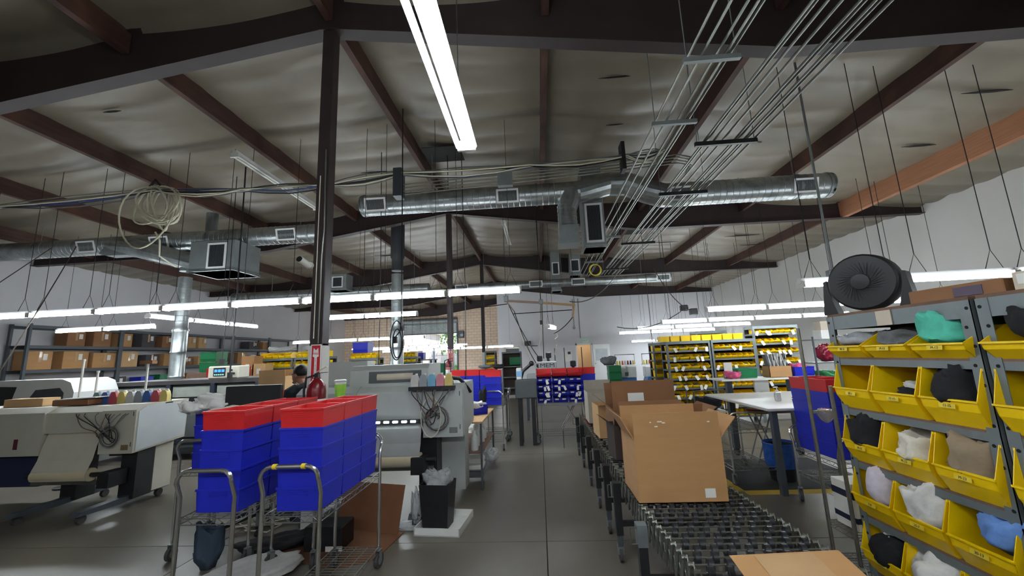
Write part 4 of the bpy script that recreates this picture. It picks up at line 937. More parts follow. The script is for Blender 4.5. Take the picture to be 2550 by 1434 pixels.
MB().rbox(-.75, .75, -.65, .65, 0, .014, .004).build('pad', mat('mat_black', (34, 33, 33), .9, bump=.3, scale=80), t)
ye = mat('mat_yellow', (170, 140, 40), .8)
MB().prism([(-.85, .0), (-.75, .013), (-.75, 0)], -.65, .65, 'y').build('edge_strip', ye, t); MB().prism([(-.75, 0), (-.65, .013), (-.65, 0)], -.75, .75, 'x').build('edge_strip', ye, t)
t = thing('trash_can', 'dark bin with a blue liner under the white work table', 'trash can', (2.83, 5.25, .015))
MB().lathe([(.001, 0), (.13, 0), (.165, .4), (.16, .4), (.126, .006)], 20).build('can', black_pl, t, True)
MB().lathe([(.162, .15), (.175, .25), (.172, .38), (.18, .42), (.172, .43), (.155, .3)], 20).build('liner', mat('blue_liner', (34, 84, 168), .35, var=.25, scale=18, bump=.6), t, True)
lump('carton_scrap', 'tan paper wad lying beside the blue-lined bin', 'paper', card_l, (3.05, 5.6, .016), (.26, .2, .16), 36)
# ---------------------------------------------------------------- near carts with red-topped stacks
wire_cart('chrome wire cart with the plain bent handle, holding the stack next to the big printer', -2.23, 2.45, .35, .9, (.71,), .99, 0)
wire_cart('chrome wire cart with yellow bands on its handle, nearest the aisle', -1.71, 2.46, .36, .9, (.15, .71), 1.0, 0, None, True)
stack('on the plain-handled cart', -2.055, 2.53+BL, .713, 5, 3, PI, 'stack on the plain-handled cart', .286)
stack('on the yellow-banded cart', -1.53, 2.53+BL, .713, 5, 3, PI, 'stack on the yellow-banded cart', .283)
wire_cart('wire cart behind the near stacks, piled with white shirts', -3.22, 3.5, .36, .9, (.71,), .98, 0, None, False, (0,))
stack('under the white shirts', -3.04, 3.58+BL, .713, 5, 3, PI, 'stack under the white shirts', .283, skip=((0, 4),))
wire_cart('wire cart beside the white-shirt cart, next to the black screen', -2.84, 3.42, .36, .8, (.71,), .95, 0, None, False, (1,))
stack('beside the black screen', -2.7, 3.62+BL, .713, 5, 1, PI, 'stack beside the black screen', .283)
lump('shirt', 'crumpled white shirt on top of the blue stack by the black screen', 'garment', cl_white, (-2.95, 3.62, 1.21), (.42, .36, .2), 41, .2, freq=4.2)
lump('shirt', 'cream shirt slumped between the white shirt and the black screen', 'garment', cl_cream, (-2.66, 3.42, 1.14), (.34, .24, .16), 42, .6, freq=4.2)
lump('shirt', 'white sleeve hanging off the blue stack toward the big printer', 'garment', cl_white, (-3.12, 3.5, 1.2), (.2, .2, .15), 43, freq=4)
lump('jacket', 'black jacket thrown over the red bins behind the black screen', 'garment', cl_black, (-2.72, 3.76, 1.31), (.36, .3, .13), 44, freq=4)
t = thing('monitor', 'black flat monitor standing among the bin carts, seen from behind', 'monitor', (-2.57, 3.5, 1.17))
MB().rbox(-.26, .26, -.02, .02, .0, .26, .006).build('panel', black_pl, t); MB().box(-.255, .255, -.021, -.0, .26, .264).build('bezel_edge', white_pl, t)
MB().cyl((0, .03, -.455), (0, .03, .1), .02, 8).build('stand_pole', black_steel, t); MB().rbox(-.12, .12, -.07, .13, -.46, -.445, .004).build('stand_base', black_steel, t)
# floor oddments below the carts
lump('cloth', 'black cloth dropped on the floor behind the near carts', 'cloth', cl_black, (-2.42, 3.7, 0), (.6, .3, .12), 45, .4)
lump('cloth', 'white sheet dropped on the floor beneath the near carts', 'cloth', cl_white, (-2.32, 3.22, 0), (.74, .44, .12), 46, .7, fold=.45, freq=4.)
t = thing('rolling_base', 'black wheeled base with loose white cables behind the near carts', 'base', (-2.95, 4.2, 0))
for k in range(5):
    a = 2*PI*k/5+.3; MB().bar((0, 0, .12), (.32*math.cos(a), .32*math.sin(a), .08), .045, .03).build('arm', black_pl, t); MB().cyl((.32*math.cos(a)-.015, .32*math.sin(a), .03), (.32*math.cos(a)+.015, .32*math.sin(a), .03), .03, 12).build('caster_wheel', black_pl, t, True)
MB().cyl((0, 0, .1), (0, 0, .45), .028, 10).build('stem', black_steel, t, True)
MB().lathe([(.001, .44), (.2, .44), (.22, .47), (.2, .5), (.001, .5)], 20).build('seat', black_pl, t, True)
rn = random.Random(5)
for k in range(3): MB().tube([(rn.uniform(-.3, .3), rn.uniform(-.25, .1), .02+.012*k) for _ in range(7)], .007, 5).build('cable', cable_w, t, True)
lump('cloth', 'dark blue cloth hanging below the plain-handled cart', 'cloth', mat('cloth_slate', (38, 52, 66), .9, bump=.2), (-2.16, 2.62, .36), (.16, .12, .34), 47)
t = thing('flat_cardboard', 'torn brown cardboard sheet lying on the floor behind the carts', 'cardboard', (-1.78, 3.78, 0)); t.rotation_euler = (0, 0, -.25)
MB().prism([(-.5, -.35), (.2, -.42), (.42, -.2), (.36, .3), (-.4, .35)], 0, .008, 'z').build('sheet', card_d, t)
t.children[0].data.materials[0] = mat('rusty_card', (122, 80, 52), .85, var=.1)
MB().obox((-.02, .3, .2), (.7, .012, .42), Matrix.Rotation(-.3, 3, 'X')).build('leaning_panel', mat('rusty_card', (150, 92, 52), .85), t)
t = thing('power_strip_box', 'black case with white edge lying under the banded cart', 'case', (-2.0, 3.75, 0)); MB().rbox(-.12, .22, -.14, .1, 0, .2, .008).build('case', black_pl, t); MB().box(.08, .23, -.142, -.141, .0, .05).build('edge_trim', paper, t)

# ---------------------------------------------------------------- large roll printers
def jug(t, x, y, z, m, s=1.):
    W, D, H = .086*s, .05*s, .128*s
    j = MB().prism([(-W/2, 0), (W/2, 0), (W/2, H*.55), (W*.36, H*.86), (W*.2, H), (-W*.2, H), (-W*.36, H*.86), (-W/2, H*.55)], -D/2, D/2, 'y').build('ink_jug', m, t, loc=(x, y, z))
    MB().cyl((0, -.001, H*.84), (0, D/2+.012, H*.84), .012*s, 10).build('handle_hole', pgrey_d, j); MB().cyl((W*.2, 0, H*.95), (W*.2, 0, H*1.1), .014*s, 10).build('cap', white_pl, j, True)
ink = {k: mat('ink_'+k, c, .35, var=.12, scale=9) for k, c in dict(white=(206, 204, 198), grey=(150, 156, 160), cyan=(120, 176, 204), pink=(216, 140, 152), yellow=(222, 202, 120), blue=(64, 100, 160), red=(192, 84, 96), teal=(86, 112, 112)).items()}
def printer(label, x, y, z0, W, body, nleg, colors, tray_y, tray_x, lid=False, side=None, hz=.25, film=(196, 190, 172), js=1.):
    """roll-fed printer; local x runs from -W to 0 at its aisle end, y=0 is the front, body z0..z0+.52"""
    t = thing('roll_printer', label, 'printer', (x, y, 0)); z1 = z0+.5; side = side or body
    MB().prism([(0, z0), (.7, z0+.06), (.72, z1+.06), (.1, z1+.06), (0, z1)], -.44, 0, 'x').build('end_module', body, t)
    MB().prism([(.02, z0+hz), (.7, z0+hz), (.7, z1+.05), (.12, z1+.05), (.02, z1-.01)], -1.2, -.44, 'x').build('upper_hood', body, t)
    MB().prism([(.14, z0+.02), (.7, z0+.02), (.7, z0+hz+.01), (.14, z0+hz+.01)], -1.2, -.44, 'x').build('platen_recess', pgrey_d, t)
    MB().prism([(0, z0), (.7, z0+.05), (.72, z1+.06), (.1, z1+.06), (0, z1)], -W, -1.2, 'x').build('far_module', body, t)
    MB().prism([(.03, z0+.02), (.68, z0+.09), (.7, z1+.03), (.12, z1+.035), (.03, z1-.02)], 0, .008, 'x').build('side_panel', side, t)
    for zz in (z0+.08, z1-.07): MB().box(-.035, -.028, -.003, 0, zz, zz+.05).build('latch', black_pl, t)
    MB().box(-.15, -.06, -.003, 0, z0+.04, z0+.1).build('rating_plate', mat('plate_brown', (120, 100, 70), .6) if side is not body else pgrey_d, t)
    # media: sheet from the platen down to the take-up roll
    zr = z0-.22; sh = MB(); pr = [(.05, z0+hz), (.0, z0+.1), (-.03, z0-.05), (-.075, zr+.06), (-.09, zr), (-.08, zr-.05)]
    sh.prism(pr+[(a+.004, b) for a, b in reversed(pr)], -1.17, -.46, 'x').build('media_sheet', mat('media_film'+str(film[0]), film, .4, var=.04), t)
    MB().cyl((-1.17, -.02, zr), (-.46, -.02, zr), .075, 20).build('take_up_roll', mat('media_roll', (206, 192, 158), .45, var=.05), t, True)
    MB().cyl((-1.3, -.02, zr), (-.3, -.02, zr), .025, 10).build('roll_shaft', black_steel, t, True)
    MB().box(-1.28, -.34, .02, .06, zr-.12, zr-.08).build('roll_rail', conduit_m, t)
    for k in nleg:
        MB().box(k-.1, k+.1, .12, .34, .1, z0+.03).build('stand_column', black_steel, t)
        f = MB().prism([(-.42, .09), (-.38, .13), (.62, .15), (.64, .1), (.0, .075)], k-.05, k+.05, 'x').build('foot_beam', rack_dark, t)
        for yy in (-.34, .55):
            MB().cyl((k-.02, yy, .045), (k+.02, yy, .045), .045, 14).build('caster_wheel', rubber, f, True)
        if k > -.5: MB().box(k-.12, k+.02, -.12, .1, zr-.13, zr+.04).build('roll_bracket', black_pl, t)
    MB().box(-.42, -.05, .35, .6, .12, z0+.04).build('waste_column', body, t)
    # ink tray
    tx0, tx1 = tray_x; ty = tray_y
    tr = MB().box(tx0-.02, tx1+.02, ty-.05, ty+.06, z1+.005, z1+.045).build('ink_tray', black_pl, t)
    MB().box(tx0, tx1, ty+.05, ty+.055, z1+.045, z1+.09).build('tray_back', black_pl, tr)
    n = len(colors)
    for i, c in enumerate(colors): jug(t, tx0+.04+(tx1-tx0-.08)*i/(n-1), ty, z1+.046, ink[c], js)
    rn = random.Random(int(W*100))
    for k in range(12):
        xa = rn.uniform(tx0, tx1); xb = rn.uniform(-.42, -.2) if not lid else rn.uniform(-.45, -.2); yb = -.012-rn.uniform(0, .03)
        P = [(xa, ty-.04, z1+.02), (xa+rn.uniform(-.05, .05), min(ty-.06, -.02), z1-.02), ((xa+xb)/2+rn.uniform(-.08, .08), yb-.02, z1-rn.uniform(.1, .2)), (xb+rn.uniform(-.08, .08), yb-.02, z0+rn.uniform(.12, .3)), (xb, -.005, z0+rn.uniform(.12, .26))]
        Q = []
        for i in range(len(P)-1):
            for j in range(4): Q.append(Vector(P[i]).lerp(Vector(P[i+1]), j/4))
        for _ in range(2): Q = [Q[0]]+[(Q[i-1]+Q[i]*2+Q[i+1])/4 for i in range(1, len(Q)-1)]+[Q[-1]]
        MB().tube(Q, .005, 5).build('ink_hose', [cable_k, cable_g, mat('brown_hose', (110, 84, 70), .5)][k % 3], t, True)
    for k in range(5):
        r1 = rn.uniform(.08, .13); P = [(-.3+r1*math.cos(2*PI*i/18)+.01*k, -.02-.006*k, z0+.2+r1*math.sin(2*PI*i/18)) for i in range(18)]
        MB().tube(P, .004, 5, True).build('hose_coil', [cable_k, cable_g, mat('brown_hose', (110, 84, 70), .5)][k % 3], t, True)
    return t
pc = printer('grey roll printer with glowing dryer lamps beside the aisle', -.87, 4.45, .76, 1.9, pgrey, (-.42, -1.55), ['white', 'grey', 'cyan', 'pink', 'yellow'], -.03, (-.56, -.1), True, None, .17, (158, 160, 156), 1.0)
z1 = 1.26   # lid, window, lamps of the aisle printer
lid = MB().prism([(.14, z1+.05), (.72, z1+.05), (.72, z1+.29), (.22, z1+.29), (.15, z1+.24)], -1.35, -.42, 'x').build('lid', pgrey, pc)
MB().prism([(.135, z1+.09), (.139, z1+.09), (.146, z1+.22), (.142, z1+.22)], -1.12, -.5, 'x').build('lid_window', mat('window_dark', (84, 88, 90), .2), lid)
MB().cyl((-1.02, .165, z1+.155), (-.6, .165, z1+.155), .045, 14).build('visible_roller', mat('roller_cream', (206, 196, 176), .4), lid, True)
MB().box(-1.9, -1.3, .5, .74, z1+.05, z1+.35).build('rear_cover', pgrey, pc)
MB().box(-1.2, -.44, -.005, .02, .915, .955).build('lamp_bar', black_pl, pc)
glow = mat('dryer_lamp_glow', (225, 245, 250), .4, emit=9., var=0)
for k in range(7): MB().rbox(-1.18+k*.1, -1.12+k*.1, -.014, -.005, .922, .945, .004).build('dryer_lamp', glow, pc)
P = [(-.34+.11*math.sin(2*PI*i/28), -.05, z1-.28+.21*math.cos(2*PI*i/28)) for i in range(28)]; MB().tube(P, .006, 6, True).build('white_loop', cable_w, pc, True)
MB().tube([(-.12, -.03, z1+.13), (-.05, .1, z1+.11), (.0, .25, z1+.02), (.02, .4, z1-.06)], [.022]*4, 8).build('ribbed_hose', cable_k, pc, True)
pl = printer('beige roll printer with nine ink jugs, beside the white garment printer', -4.89, 4.65, .64, 2.6, beige, (-.15, -.9), ['teal', 'blue', 'red', 'yellow', 'white', 'grey', 'blue', 'red', 'yellow'], .42, (-1.05, -.02), False, mat('panel_pale_grey', (190, 196, 198), .4, var=.03), js=1.22)
MB().box(-1.55, -1.5, -.006, 0, .72, .84).build('control_slot', mat('slot_red', (90, 30, 50), .5), pl)
MB().prism([(.05, .28), (.12, .62), (.3, .64), (.28, .26)], -2.4, -1.22, 'x').build('catch_cloth', mat('catch_blue', (28, 36, 66), .8), pl)
for i, (cx, cy, w_, d_, h_, m_, lb) in enumerate(((-6.75, 5.0, .55, .2, .1, card_l, 'long pale carton on top of the beige printer'), (-6.05, 4.98, .5, .22, .07, card_d, 'flat brown carton under white sheets on the beige printer'))):
    t = thing('carton', lb, 'box', (cx, cy, 1.201)); MB().rbox(-w_/2, w_/2, -d_/2, d_/2, 0, h_, .004).build('carton', m_, t)
    if i: MB().obox((0.05, 0, h_+.012), (.56, .2, .012), Matrix.Rotation(-.03, 3, 'Y')).build('paper_sheets', paper, t)
# items standing on the aisle printer and near it
t = thing('cup', 'tall green and white drinks cup on the printer shelf by the post', 'cup', (-2.13, 4.2, 1.201))
MB().lathe([(.001, 0), (.045, 0), (.06, .2), (.056, .2), (.042, .006)], 20).build('cup', white_pl, t, True); MB().lathe([(.0465, .01), (.0595, .175)], 20).build('green_print', mat('lime_green', (150, 206, 70), .4), t, True); MB().lathe([(.001, .205), (.062, .205), (.063, .215), (.05, .222), (.001, .222)], 20).build('lid', white_pl, t, True)
MB().ball((-.02, -.05, .03), .012, 8, (1.4, .3, .8)).build('dark_mark', black_pl, t)
t2 = thing('side_stand', 'narrow grey stand between the post and the printer holding the green cup', 'stand', (-2.13, 4.2, 0)); MB().rbox(-.12, .12, -.1, .1, 1.18, 1.2, .004).build('plate', pgrey_d, t2); MB().cyl((0, 0, .02), (0, 0, 1.18), .018, 8).build('pole', rack_dark, t2); MB().lathe([(.001, 0), (.1, 0), (.1, .02), (.001, .02)], 16).build('base', rack_dark, t2)
t = thing('tape_dispenser', 'black wedge-shaped dispenser on top of the grey printer', 'dispenser', (-2.0, 4.72, 1.32)); MB().prism([(-.08, 0), (.06, 0), (.06, .13), (-.02, .15), (-.08, .04)], -.05, .05, 'y').build('body', black_pl, t); MB().cyl((-.0, -.055, .12), (.0, .055, .12), .03, 12).build('roll', cl_navy, t, True)
# trash can on a tray
t = thing('drip_tray', 'shallow white tray on the floor under the black trash can', 'tray', (-1.0, 4.12, 0)); t.rotation_euler = (0, 0, -.1)
MB().box(-.22, .22, -.24, .24, 0, .01).box(-.22, -.21, -.24, .24, 0, .07).box(.21, .22, -.24, .24, 0, .07).box(-.22, .22, -.24, -.23, 0, .07).box(-.22, .22, .23, .24, 0, .07).build('tray', white_pl, t)
t = thing('trash_can', 'black rectangular trash can with a clear liner by the aisle', 'trash can', (-1.06, 4.1, .011)); t.rotation_euler = (0, 0, -.1)
cn = MB(); v = []
for z, s in ((0, .8), (.4, 1.0)):
    for (a, b) in ((-.15, -.12), (.15, -.12), (.15, .12), (-.15, .12)): v.append((a*s, b*s, z))
v += [(a*.96, b*.96, .4) for a, b, _ in v[4:8]]+[(a*.94, b*.94, .012) for a, b, _ in v[0:4]]
cn.add(v, [(3, 2, 1, 0)]+[(i, (i+1) % 4, 4+(i+1) % 4, 4+i) for i in range(4)]+[(4+i, 4+(i+1) % 4, 8+(i+1) % 4, 8+i) for i in range(4)]+[(8+i, 8+(i+1) % 4, 12+(i+1) % 4, 12+i) for i in range(4)]+[(12, 13, 14, 15)]).build('can', black_pl, t)
clearbag = mat('clear_bag', (196, 198, 198), .12, var=.1, scale=20, bump=.8, alpha=.62)
o = link('bag_liner', lump_mesh('bag_liner', clearbag, .24, .2, .2, 51, 1.2, freq=4.5), t, (0, 0, .34)); o = link('bag_liner', lump_mesh('bag_liner', clearbag, .1, .12, .36, 52, 1.2, freq=4.5), t, (-.2, -.04, .04))
lump('paper_scraps', 'clear plastic scraps on the floor beside the drip tray', 'scrap', clearbag, (-1.34, 4.1, 0), (.26, .2, .05), 53)
t = thing('leveling_jack', 'small chrome jack standing on the floor beside the trash can', 'jack', (-1.31, 4.3, 0)); MB().lathe([(.001, 0), (.05, 0), (.05, .02), (.025, .04), (.025, .1), (.055, .12), (.055, .14), (.001, .14)], 14).build('jack', chrome, t, True)
# shelf of bottles behind the aisle printer
t = thing('supply_shelf', 'low shelf with a wooden top and white bottles beside the grey printer', 'shelving rack', (-1.2, 5.15, 0)); sx_, sy_ = .42, 1.25
for (a, b) in ((0, 0), (sx_, 0), (0, sy_), (sx_, sy_)): MB().box(a-.012, a+.012, b-.012, b+.012, 0, .8).build('upright', rack_dark, t)
MB().box(-.02, sx_+.02, -.02, sy_+.02, .78, .8).build('wooden_top', wood_tan, t)
for z in (.16, .44): MB().box(-.01, sx_+.01, 0, sy_, z-.02, z).build('shelf_board', particle if z > .3 else rack_dark, t)
bt = MB().lathe([(.001, 0), (.045, 0), (.048, .01), (.048, .15), (.02, .19), (.018, .22), (.02, .22), (.02, .24), (.001, .24)], 14).mesh('bottle', mat('milky_bottle', (206, 210, 206), .3), True)
for i, (bx, by_) in enumerate(((.12, .12), (.32, .1), (.3, .34), (.14, .4), (.33, .6), (.32, .85), (.2, 1.0))):
    o = link('bottle', bt, None, (-1.2+bx, 5.15+by_, .441)); tag(o, f'milky white supply bottle, {ORD[i]} from the near end on the low shelf', 'bottle', 'white bottles on the low shelf')
t = thing('bag_bundle', 'folded white bags on the bottom of the low bottle shelf', 'bag', (-.95, 5.5, .161)); MB().rbox(-.15, .15, -.14, .14, 0, .07, .02).build('bag', paper, t); MB().rbox(-.14, .15, -.13, .13, .072, .14, .02).build('bag', paper, t)
lump('plastic_bag', 'clear bag hanging from the corner of the low bottle shelf', 'bag', clearbag, (-.72, 5.75, .18), (.16, .3, .22), 54)
o = link('stacking_bin', sb['blue'], None, (-.9, 5.75, .801), .4); tag(o, 'blue bin with white papers on top of the low bottle shelf', 'bin')
lump('papers', 'white papers sticking out of the blue bin on the low shelf', 'paper', cl_white, (-.95, 5.85, .86), (.26, .24, .14), 55)
t = thing('tool_tray', 'small brown tool pad on the wooden top of the low shelf', 'tray', (-1.02, 5.3, .801)); MB().rbox(-.1, .1, -.07, .07, 0, .015, .004).build('pad', card_d, t); MB().ball((0, 0, .015), .03, 8, (1.4, 1, .4)).build('knob', chrome, t, True)

# ---------------------------------------------------------------- person
def remeshed(mb, name, m, vox, parent, it=4):
    o = mb.build(name, m, parent); r = o.modifiers.new('remesh', 'REMESH'); r.mode = 'VOXEL'; r.voxel_size = vox; r.use_smooth_shade = True
    s = o.modifiers.new('smooth', 'SMOOTH'); s.factor = .5; s.iterations = it; return o
def person():
    t = thing('person', 'person with short black hair and glasses in a dark shirt, looking down behind the bins', 'person', (-3.12, 5.25, 0), -.35)
    b = MB()   # faces -x
    hd = Vector((-.16, 0, 1.46))
    b.ball(hd+Vector((.012, 0, .03)), .1, 18, (.98, .78, 1.0)); b.ball(hd+Vector((-.045, 0, -.035)), .075, 14, (.85, .78, 1.05)); b.ball(hd+Vector((-.06, 0, -.09)), .042, 10, (.9, .9, .7))
    b.tube([hd+Vector((-.105, 0, .02)), hd+Vector((-.125, 0, -.02)), hd+Vector((-.118, 0, -.03))], [.012, .018, .014], 8)
    b.ball(hd+Vector((-.104, 0, -.062)), .018, 8, (.6, 1.4, .5))
    for s in (-1, 1):
        b.ball(hd+Vector((-.088, s*.035, .025)), .02, 8, (.7, 1.2, .5)); b.ball(hd+Vector((.02, s*.078, -.005)), .028, 8, (.7, .45, 1.1))
    b.tube([(-.09, 0, 1.3), (-.12, 0, 1.36), (-.15, 0, 1.42)], [.062, .055, .055], 12)
    b.tube([(.04, 0, .88), (.03, 0, 1.0), (-.02, 0, 1.15), (-.06, 0, 1.27), (-.085, 0, 1.33)], [.15, .14, .165, .15, .08], 16)
    for s in (-1, 1):
        b.tube([(-.07, s*.1, 1.27), (-.08, s*.19, 1.24), (-.1, s*.22, 1.0), (-.32, s*.18, .95), (-.36, s*.17, .945)], [.075, .065, .048, .034, .03], 10)
        b.ball((-.41, s*.165, .94), .045, 10, (1.1, .8, .45))
        for k in range(4):
            y_ = s*(.165+(-.03+.02*k)); L_ = [.062, .075, .07, .055][k]
            b.tube([(-.44, y_, .945), (-.44-L_*.5, y_, .94), (-.44-L_*.85, y_, .915)], [.0095, .009, .0075], 6)
        b.tube([(-.4, s*.165-s*.035, .935), (-.43, s*.165-s*.06, .92), (-.46, s*.165-s*.06, .905)], [.012, .01, .0085], 6)
        b.tube([(.04, s*.09, .9), (.03, s*.1, .5), (.05, s*.1, .1)], [.095, .062, .042], 12); b.ball((-.02, s*.1, .05), .05, 10, (2.0, .8, .8))
    remeshed(b, 'body', skin_m, .0085, t, 3)
    sh = MB()
    sh.tube([(.045, 0, .84), (.03, 0, 1.0), (-.02, 0, 1.15), (-.06, 0, 1.27), (-.09, 0, 1.325)], [.165, .158, .182, .168, .085], 18)
    for s in (-1, 1): sh.tube([(-.07, s*.1, 1.27), (-.08, s*.195, 1.24), (-.095, s*.225, 1.06)], [.085, .08, .066], 12)
    remeshed(sh, 'shirt', mat('cloth_dark_shirt', (26, 34, 38), .9, bump=.15), .012, t)
    c = MB().tube([(-.105+.062*math.cos(a), .062*math.sin(a), 1.345-.025*math.cos(a)) for a in [2*PI*i/16 for i in range(16)]], .006, 6, True).build('neck_chain', paper, t, True)
    tr = MB()
    for s in (-1, 1): tr.tube([(.045, s*.075, .92), (.03, s*.1, .5), (.05, s*.1, .08)], [.125, .085, .07], 14)
    remeshed(tr, 'trousers', cl_navy, .013, t)
    so = MB()
    for s in (-1, 1): so.ball((-.03, s*.1, .05), .055, 12, (2.1, .85, .9))
    for i in range(len(so.v)): p = so.v[i]; so.v[i] = (p[0], p[1], max(0, p[2]))
    so.build('shoes', black_pl, t, True)
    hr = MB(); hr.ball(hd+Vector((.02, 0, .05)), .104, 20, (1.0, .84, .95))
    keep = [i for i in range(len(hr.v)) if True]
    for i in keep:
        p = Vector(hr.v[i]); q = p-hd
        if q.x < -.04 and q.z < .075: p.x = hd.x-.04+(q.x+.04)*.2; 
        if q.z < -.02: p.z = hd.z-.02+(q.z+.02)*.3
        hr.v[i] = tuple(p)
    hr.build('hair', hair_m, t, True)
    g = MB()
    for s in (-1, 1):
        g.tube([(hd.x-.113, s*.036+.025*math.cos(a), hd.z+.015+.018*math.sin(a)) for a in [2*PI*i/14 for i in range(14)]], .0022, 5, True)
        g.tube([(hd.x-.11, s*.062, hd.z+.02), (hd.x+.02, s*.088, hd.z+.01)], .002, 5)
    g.tube([(hd.x-.116, -.011, hd.z+.018), (hd.x-.12, 0, hd.z+.021), (hd.x-.116, .011, hd.z+.018)], .002, 5)
    g.build('glasses', black_pl, t, True)
    for s in (-1, 1): MB().ball(hd+Vector((-.098, s*.035, .013)), .011, 8).build('eye', mat('eye', (40, 32, 28), .2), t, True)
    bd = MB().ball(hd+Vector((-.085, 0, -.098)), .035, 10, (.7, 1., .6)).build('beard', hair_m, t, True)
person()
open_box('cardboard_box', 'open tan carton held up in front of the person with glasses', -3.72, 5.5, .95, .34, .3, .5, card_l, .2, (('f', .6, .2), ('b', .6, .2)), .15)
t = thing('packing_bench', 'plain bench under the open carton by the person with glasses', 'table', (-3.72, 5.55, 0))
MB().box(-.32, .3, -.3, .3, .92, .949).build('bench_top', melamine, t)
for a in (-.28, .26):
    for b in (-.26, .26): MB().box(a-.02, a+.02, b-.02, b+.02, 0, .92).build('leg', rack_dark, t)
# ---------------------------------------------------------------- far carts in the aisle
def row_stack(nm, xs, y, z, levels, rz, group, tops='red', tags=False, seed=0):
    rn = random.Random(seed)
    for c, x in enumerate(xs):
        for k in range(levels):
            col = tops if k == levels-1 else 'blue'
            o = link('stacking_bin', sb[col], None, (x, y, z+k*BP), rz)
            tag(o, f'{col} bin, {"top" if k == levels-1 else ORD[k]+" up"}, {ORD[c]} column {nm}', 'bin', group)
            if tags and k < levels-1:
                for q in range(rn.choice((0, 1, 1, 2))):
                    p = link('tag', tag_me, o, (rn.uniform(-.09, .09), -.012, BH*.34), 0); p.rotation_euler = (rn.uniform(-.2, .1), rn.uniform(-.5, .5), 0)
                for q in range(2): link('label_strip', lab_me, o, (-.07+.13*q, -.006, BH*.42))
tag_me = MB().prism([(-.021, -.07), (.021, -.07), (.021, -.005), (.012, .004), (-.012, .004), (-.021, -.005)], -.001, .001, 'y').mesh('tag', paper)
lab_me = MB().box(-.032, .032, -.001, .001, -.012, .012).mesh('label_strip', tan_paper)
wire_cart('long wire cart of blue bins standing across the aisle by the post', -.68, 7.95, .42, 1.1, (.18, .74), .95, PI/2)
row_stack('from the grey printer on the crosswise cart', [-1.65, -1.36, -1.07], 8.02+BL, .745, 5, PI, 'bins on the crosswise aisle cart')
wire_cart('wire cart with one column of bins in front of the crosswise cart', -1.05, 7.15, .36, .75, (.18, .74), 1.0, 0, None, False, (0,))
row_stack('of the single cart in front', [-.86], 7.3+BL, .745, 5, PI, 'single column on the front aisle cart')
lump('cap', 'grey cap lying on the red bins of the crosswise cart', 'cap', cl_grey, (-1.1, 8.05, 1.37), (.26, .22, .09), 61); lump('cap', 'black cap with a white stripe on the red bin beside the grey cap', 'cap', cl_black, (-.78, 7.5, 1.37), (.2, .2, .11), 62)
lump('cloth', 'black cloth tucked over the handle of the front aisle cart', 'cloth', cl_black, (-1.02, 7.05, .76), (.12, .1, .42), 63)
wire_cart('wire cart of open-fronted tagged blue bins facing the aisle', .92, 7.55, .42, 1.02, (.18, .71), .95, PI/2)
sbh = sb; sb = {c: hopper(BW, BL, BH, m, 'bin', .5) for c, m in (('blue', blue_bin), ('red', red_bin))}
row_stack('of tagged bins facing the aisle', [.06, .35, .64], 7.6, .715, 5, 0, 'tagged bins facing the aisle', tags=True, seed=3); sb = sbh
row_stack('standing turned around at the tagged cart end', [.88], 7.95+BL-.25, .715, 5, PI, 'turned bins at the tagged cart end')
t = thing('heat_press', 'dark grey box-like press on black legs between the two aisle carts', 'machine', (-.28, 7.45, 0))
MB().rbox(-.2, .2, 0, .35, .82, 1.15, .015).build('housing', mat('press_grey', (78, 82, 84), .5), t)
for a in (-.12, .12):
    for b in (.05, .3): MB().box(a-.035, a+.035, b-.03, b+.03, 0, .82).build('leg', black_steel, t)
MB().tube([(-.1, .2, 1.15), (-.05, .25, 1.3), (.1, .22, 1.42)], .03, 8).build('lever_arm', black_steel, t, True); MB().ball((.12, .22, 1.44), .05, 10).build('lever_head', black_pl, t, True)
t = thing('pump_bottle', 'white and blue pump bottle on top of the dark grey press', 'bottle', (-.4, 7.55, 1.151)); MB().rbox(-.05, .05, -.035, .035, 0, .22, .015).build('bottle', white_pl, t); MB().box(-.051, .051, -.036, .036, .06, .16).build('label', mat('pale_blue_label', (130, 176, 214), .5), t)
t = thing('folding_stand', 'folding tray stand with crossed chrome legs in front of the tagged cart', 'stand', (.5, 7.3, 0))
for s in (-1, 1):
    for yy in (-.08, .08): MB().cyl((s*.16, yy, .32), (-s*.06, yy, .7), .01, 8).build('leg', chrome, t, True)
    MB().cyl((s*.16, -.1, .0), (s*.16, -.08, .32), .01, 8).build('foot', chrome, t, True)
MB().box(-.2, .12, -.1, .1, .7, .708).build('tray', galv_dull, t)
t = thing('floor_scale', 'pale bin with a red rim standing by the far end of the conveyor', 'bin', (.98, 8.2, 0)); MB().prism([(-.16, .32), (.16, .32), (.19, .72), (-.19, .72)], -.15, .15, 'y').build('drum', mat('pale_drum', (186, 182, 170), .6), t); MB().box(-.22, .22, -.2, .2, .2, .33).build('red_tub', red_bin, t); MB().box(-.24, .24, -.22, .22, .1, .2).build('dolly_deck', galv_dull, t)
for a in (-.18, .18):
    for b in (-.16, .16): MB().cyl((a-.012, b, .05), (a+.012, b, .05), .05, 12).build('caster_wheel', rubber, t, True)
t['label'] = 'pale drum in a red tub on a dolly by the conveyor end'; t['category'] = 'drum'
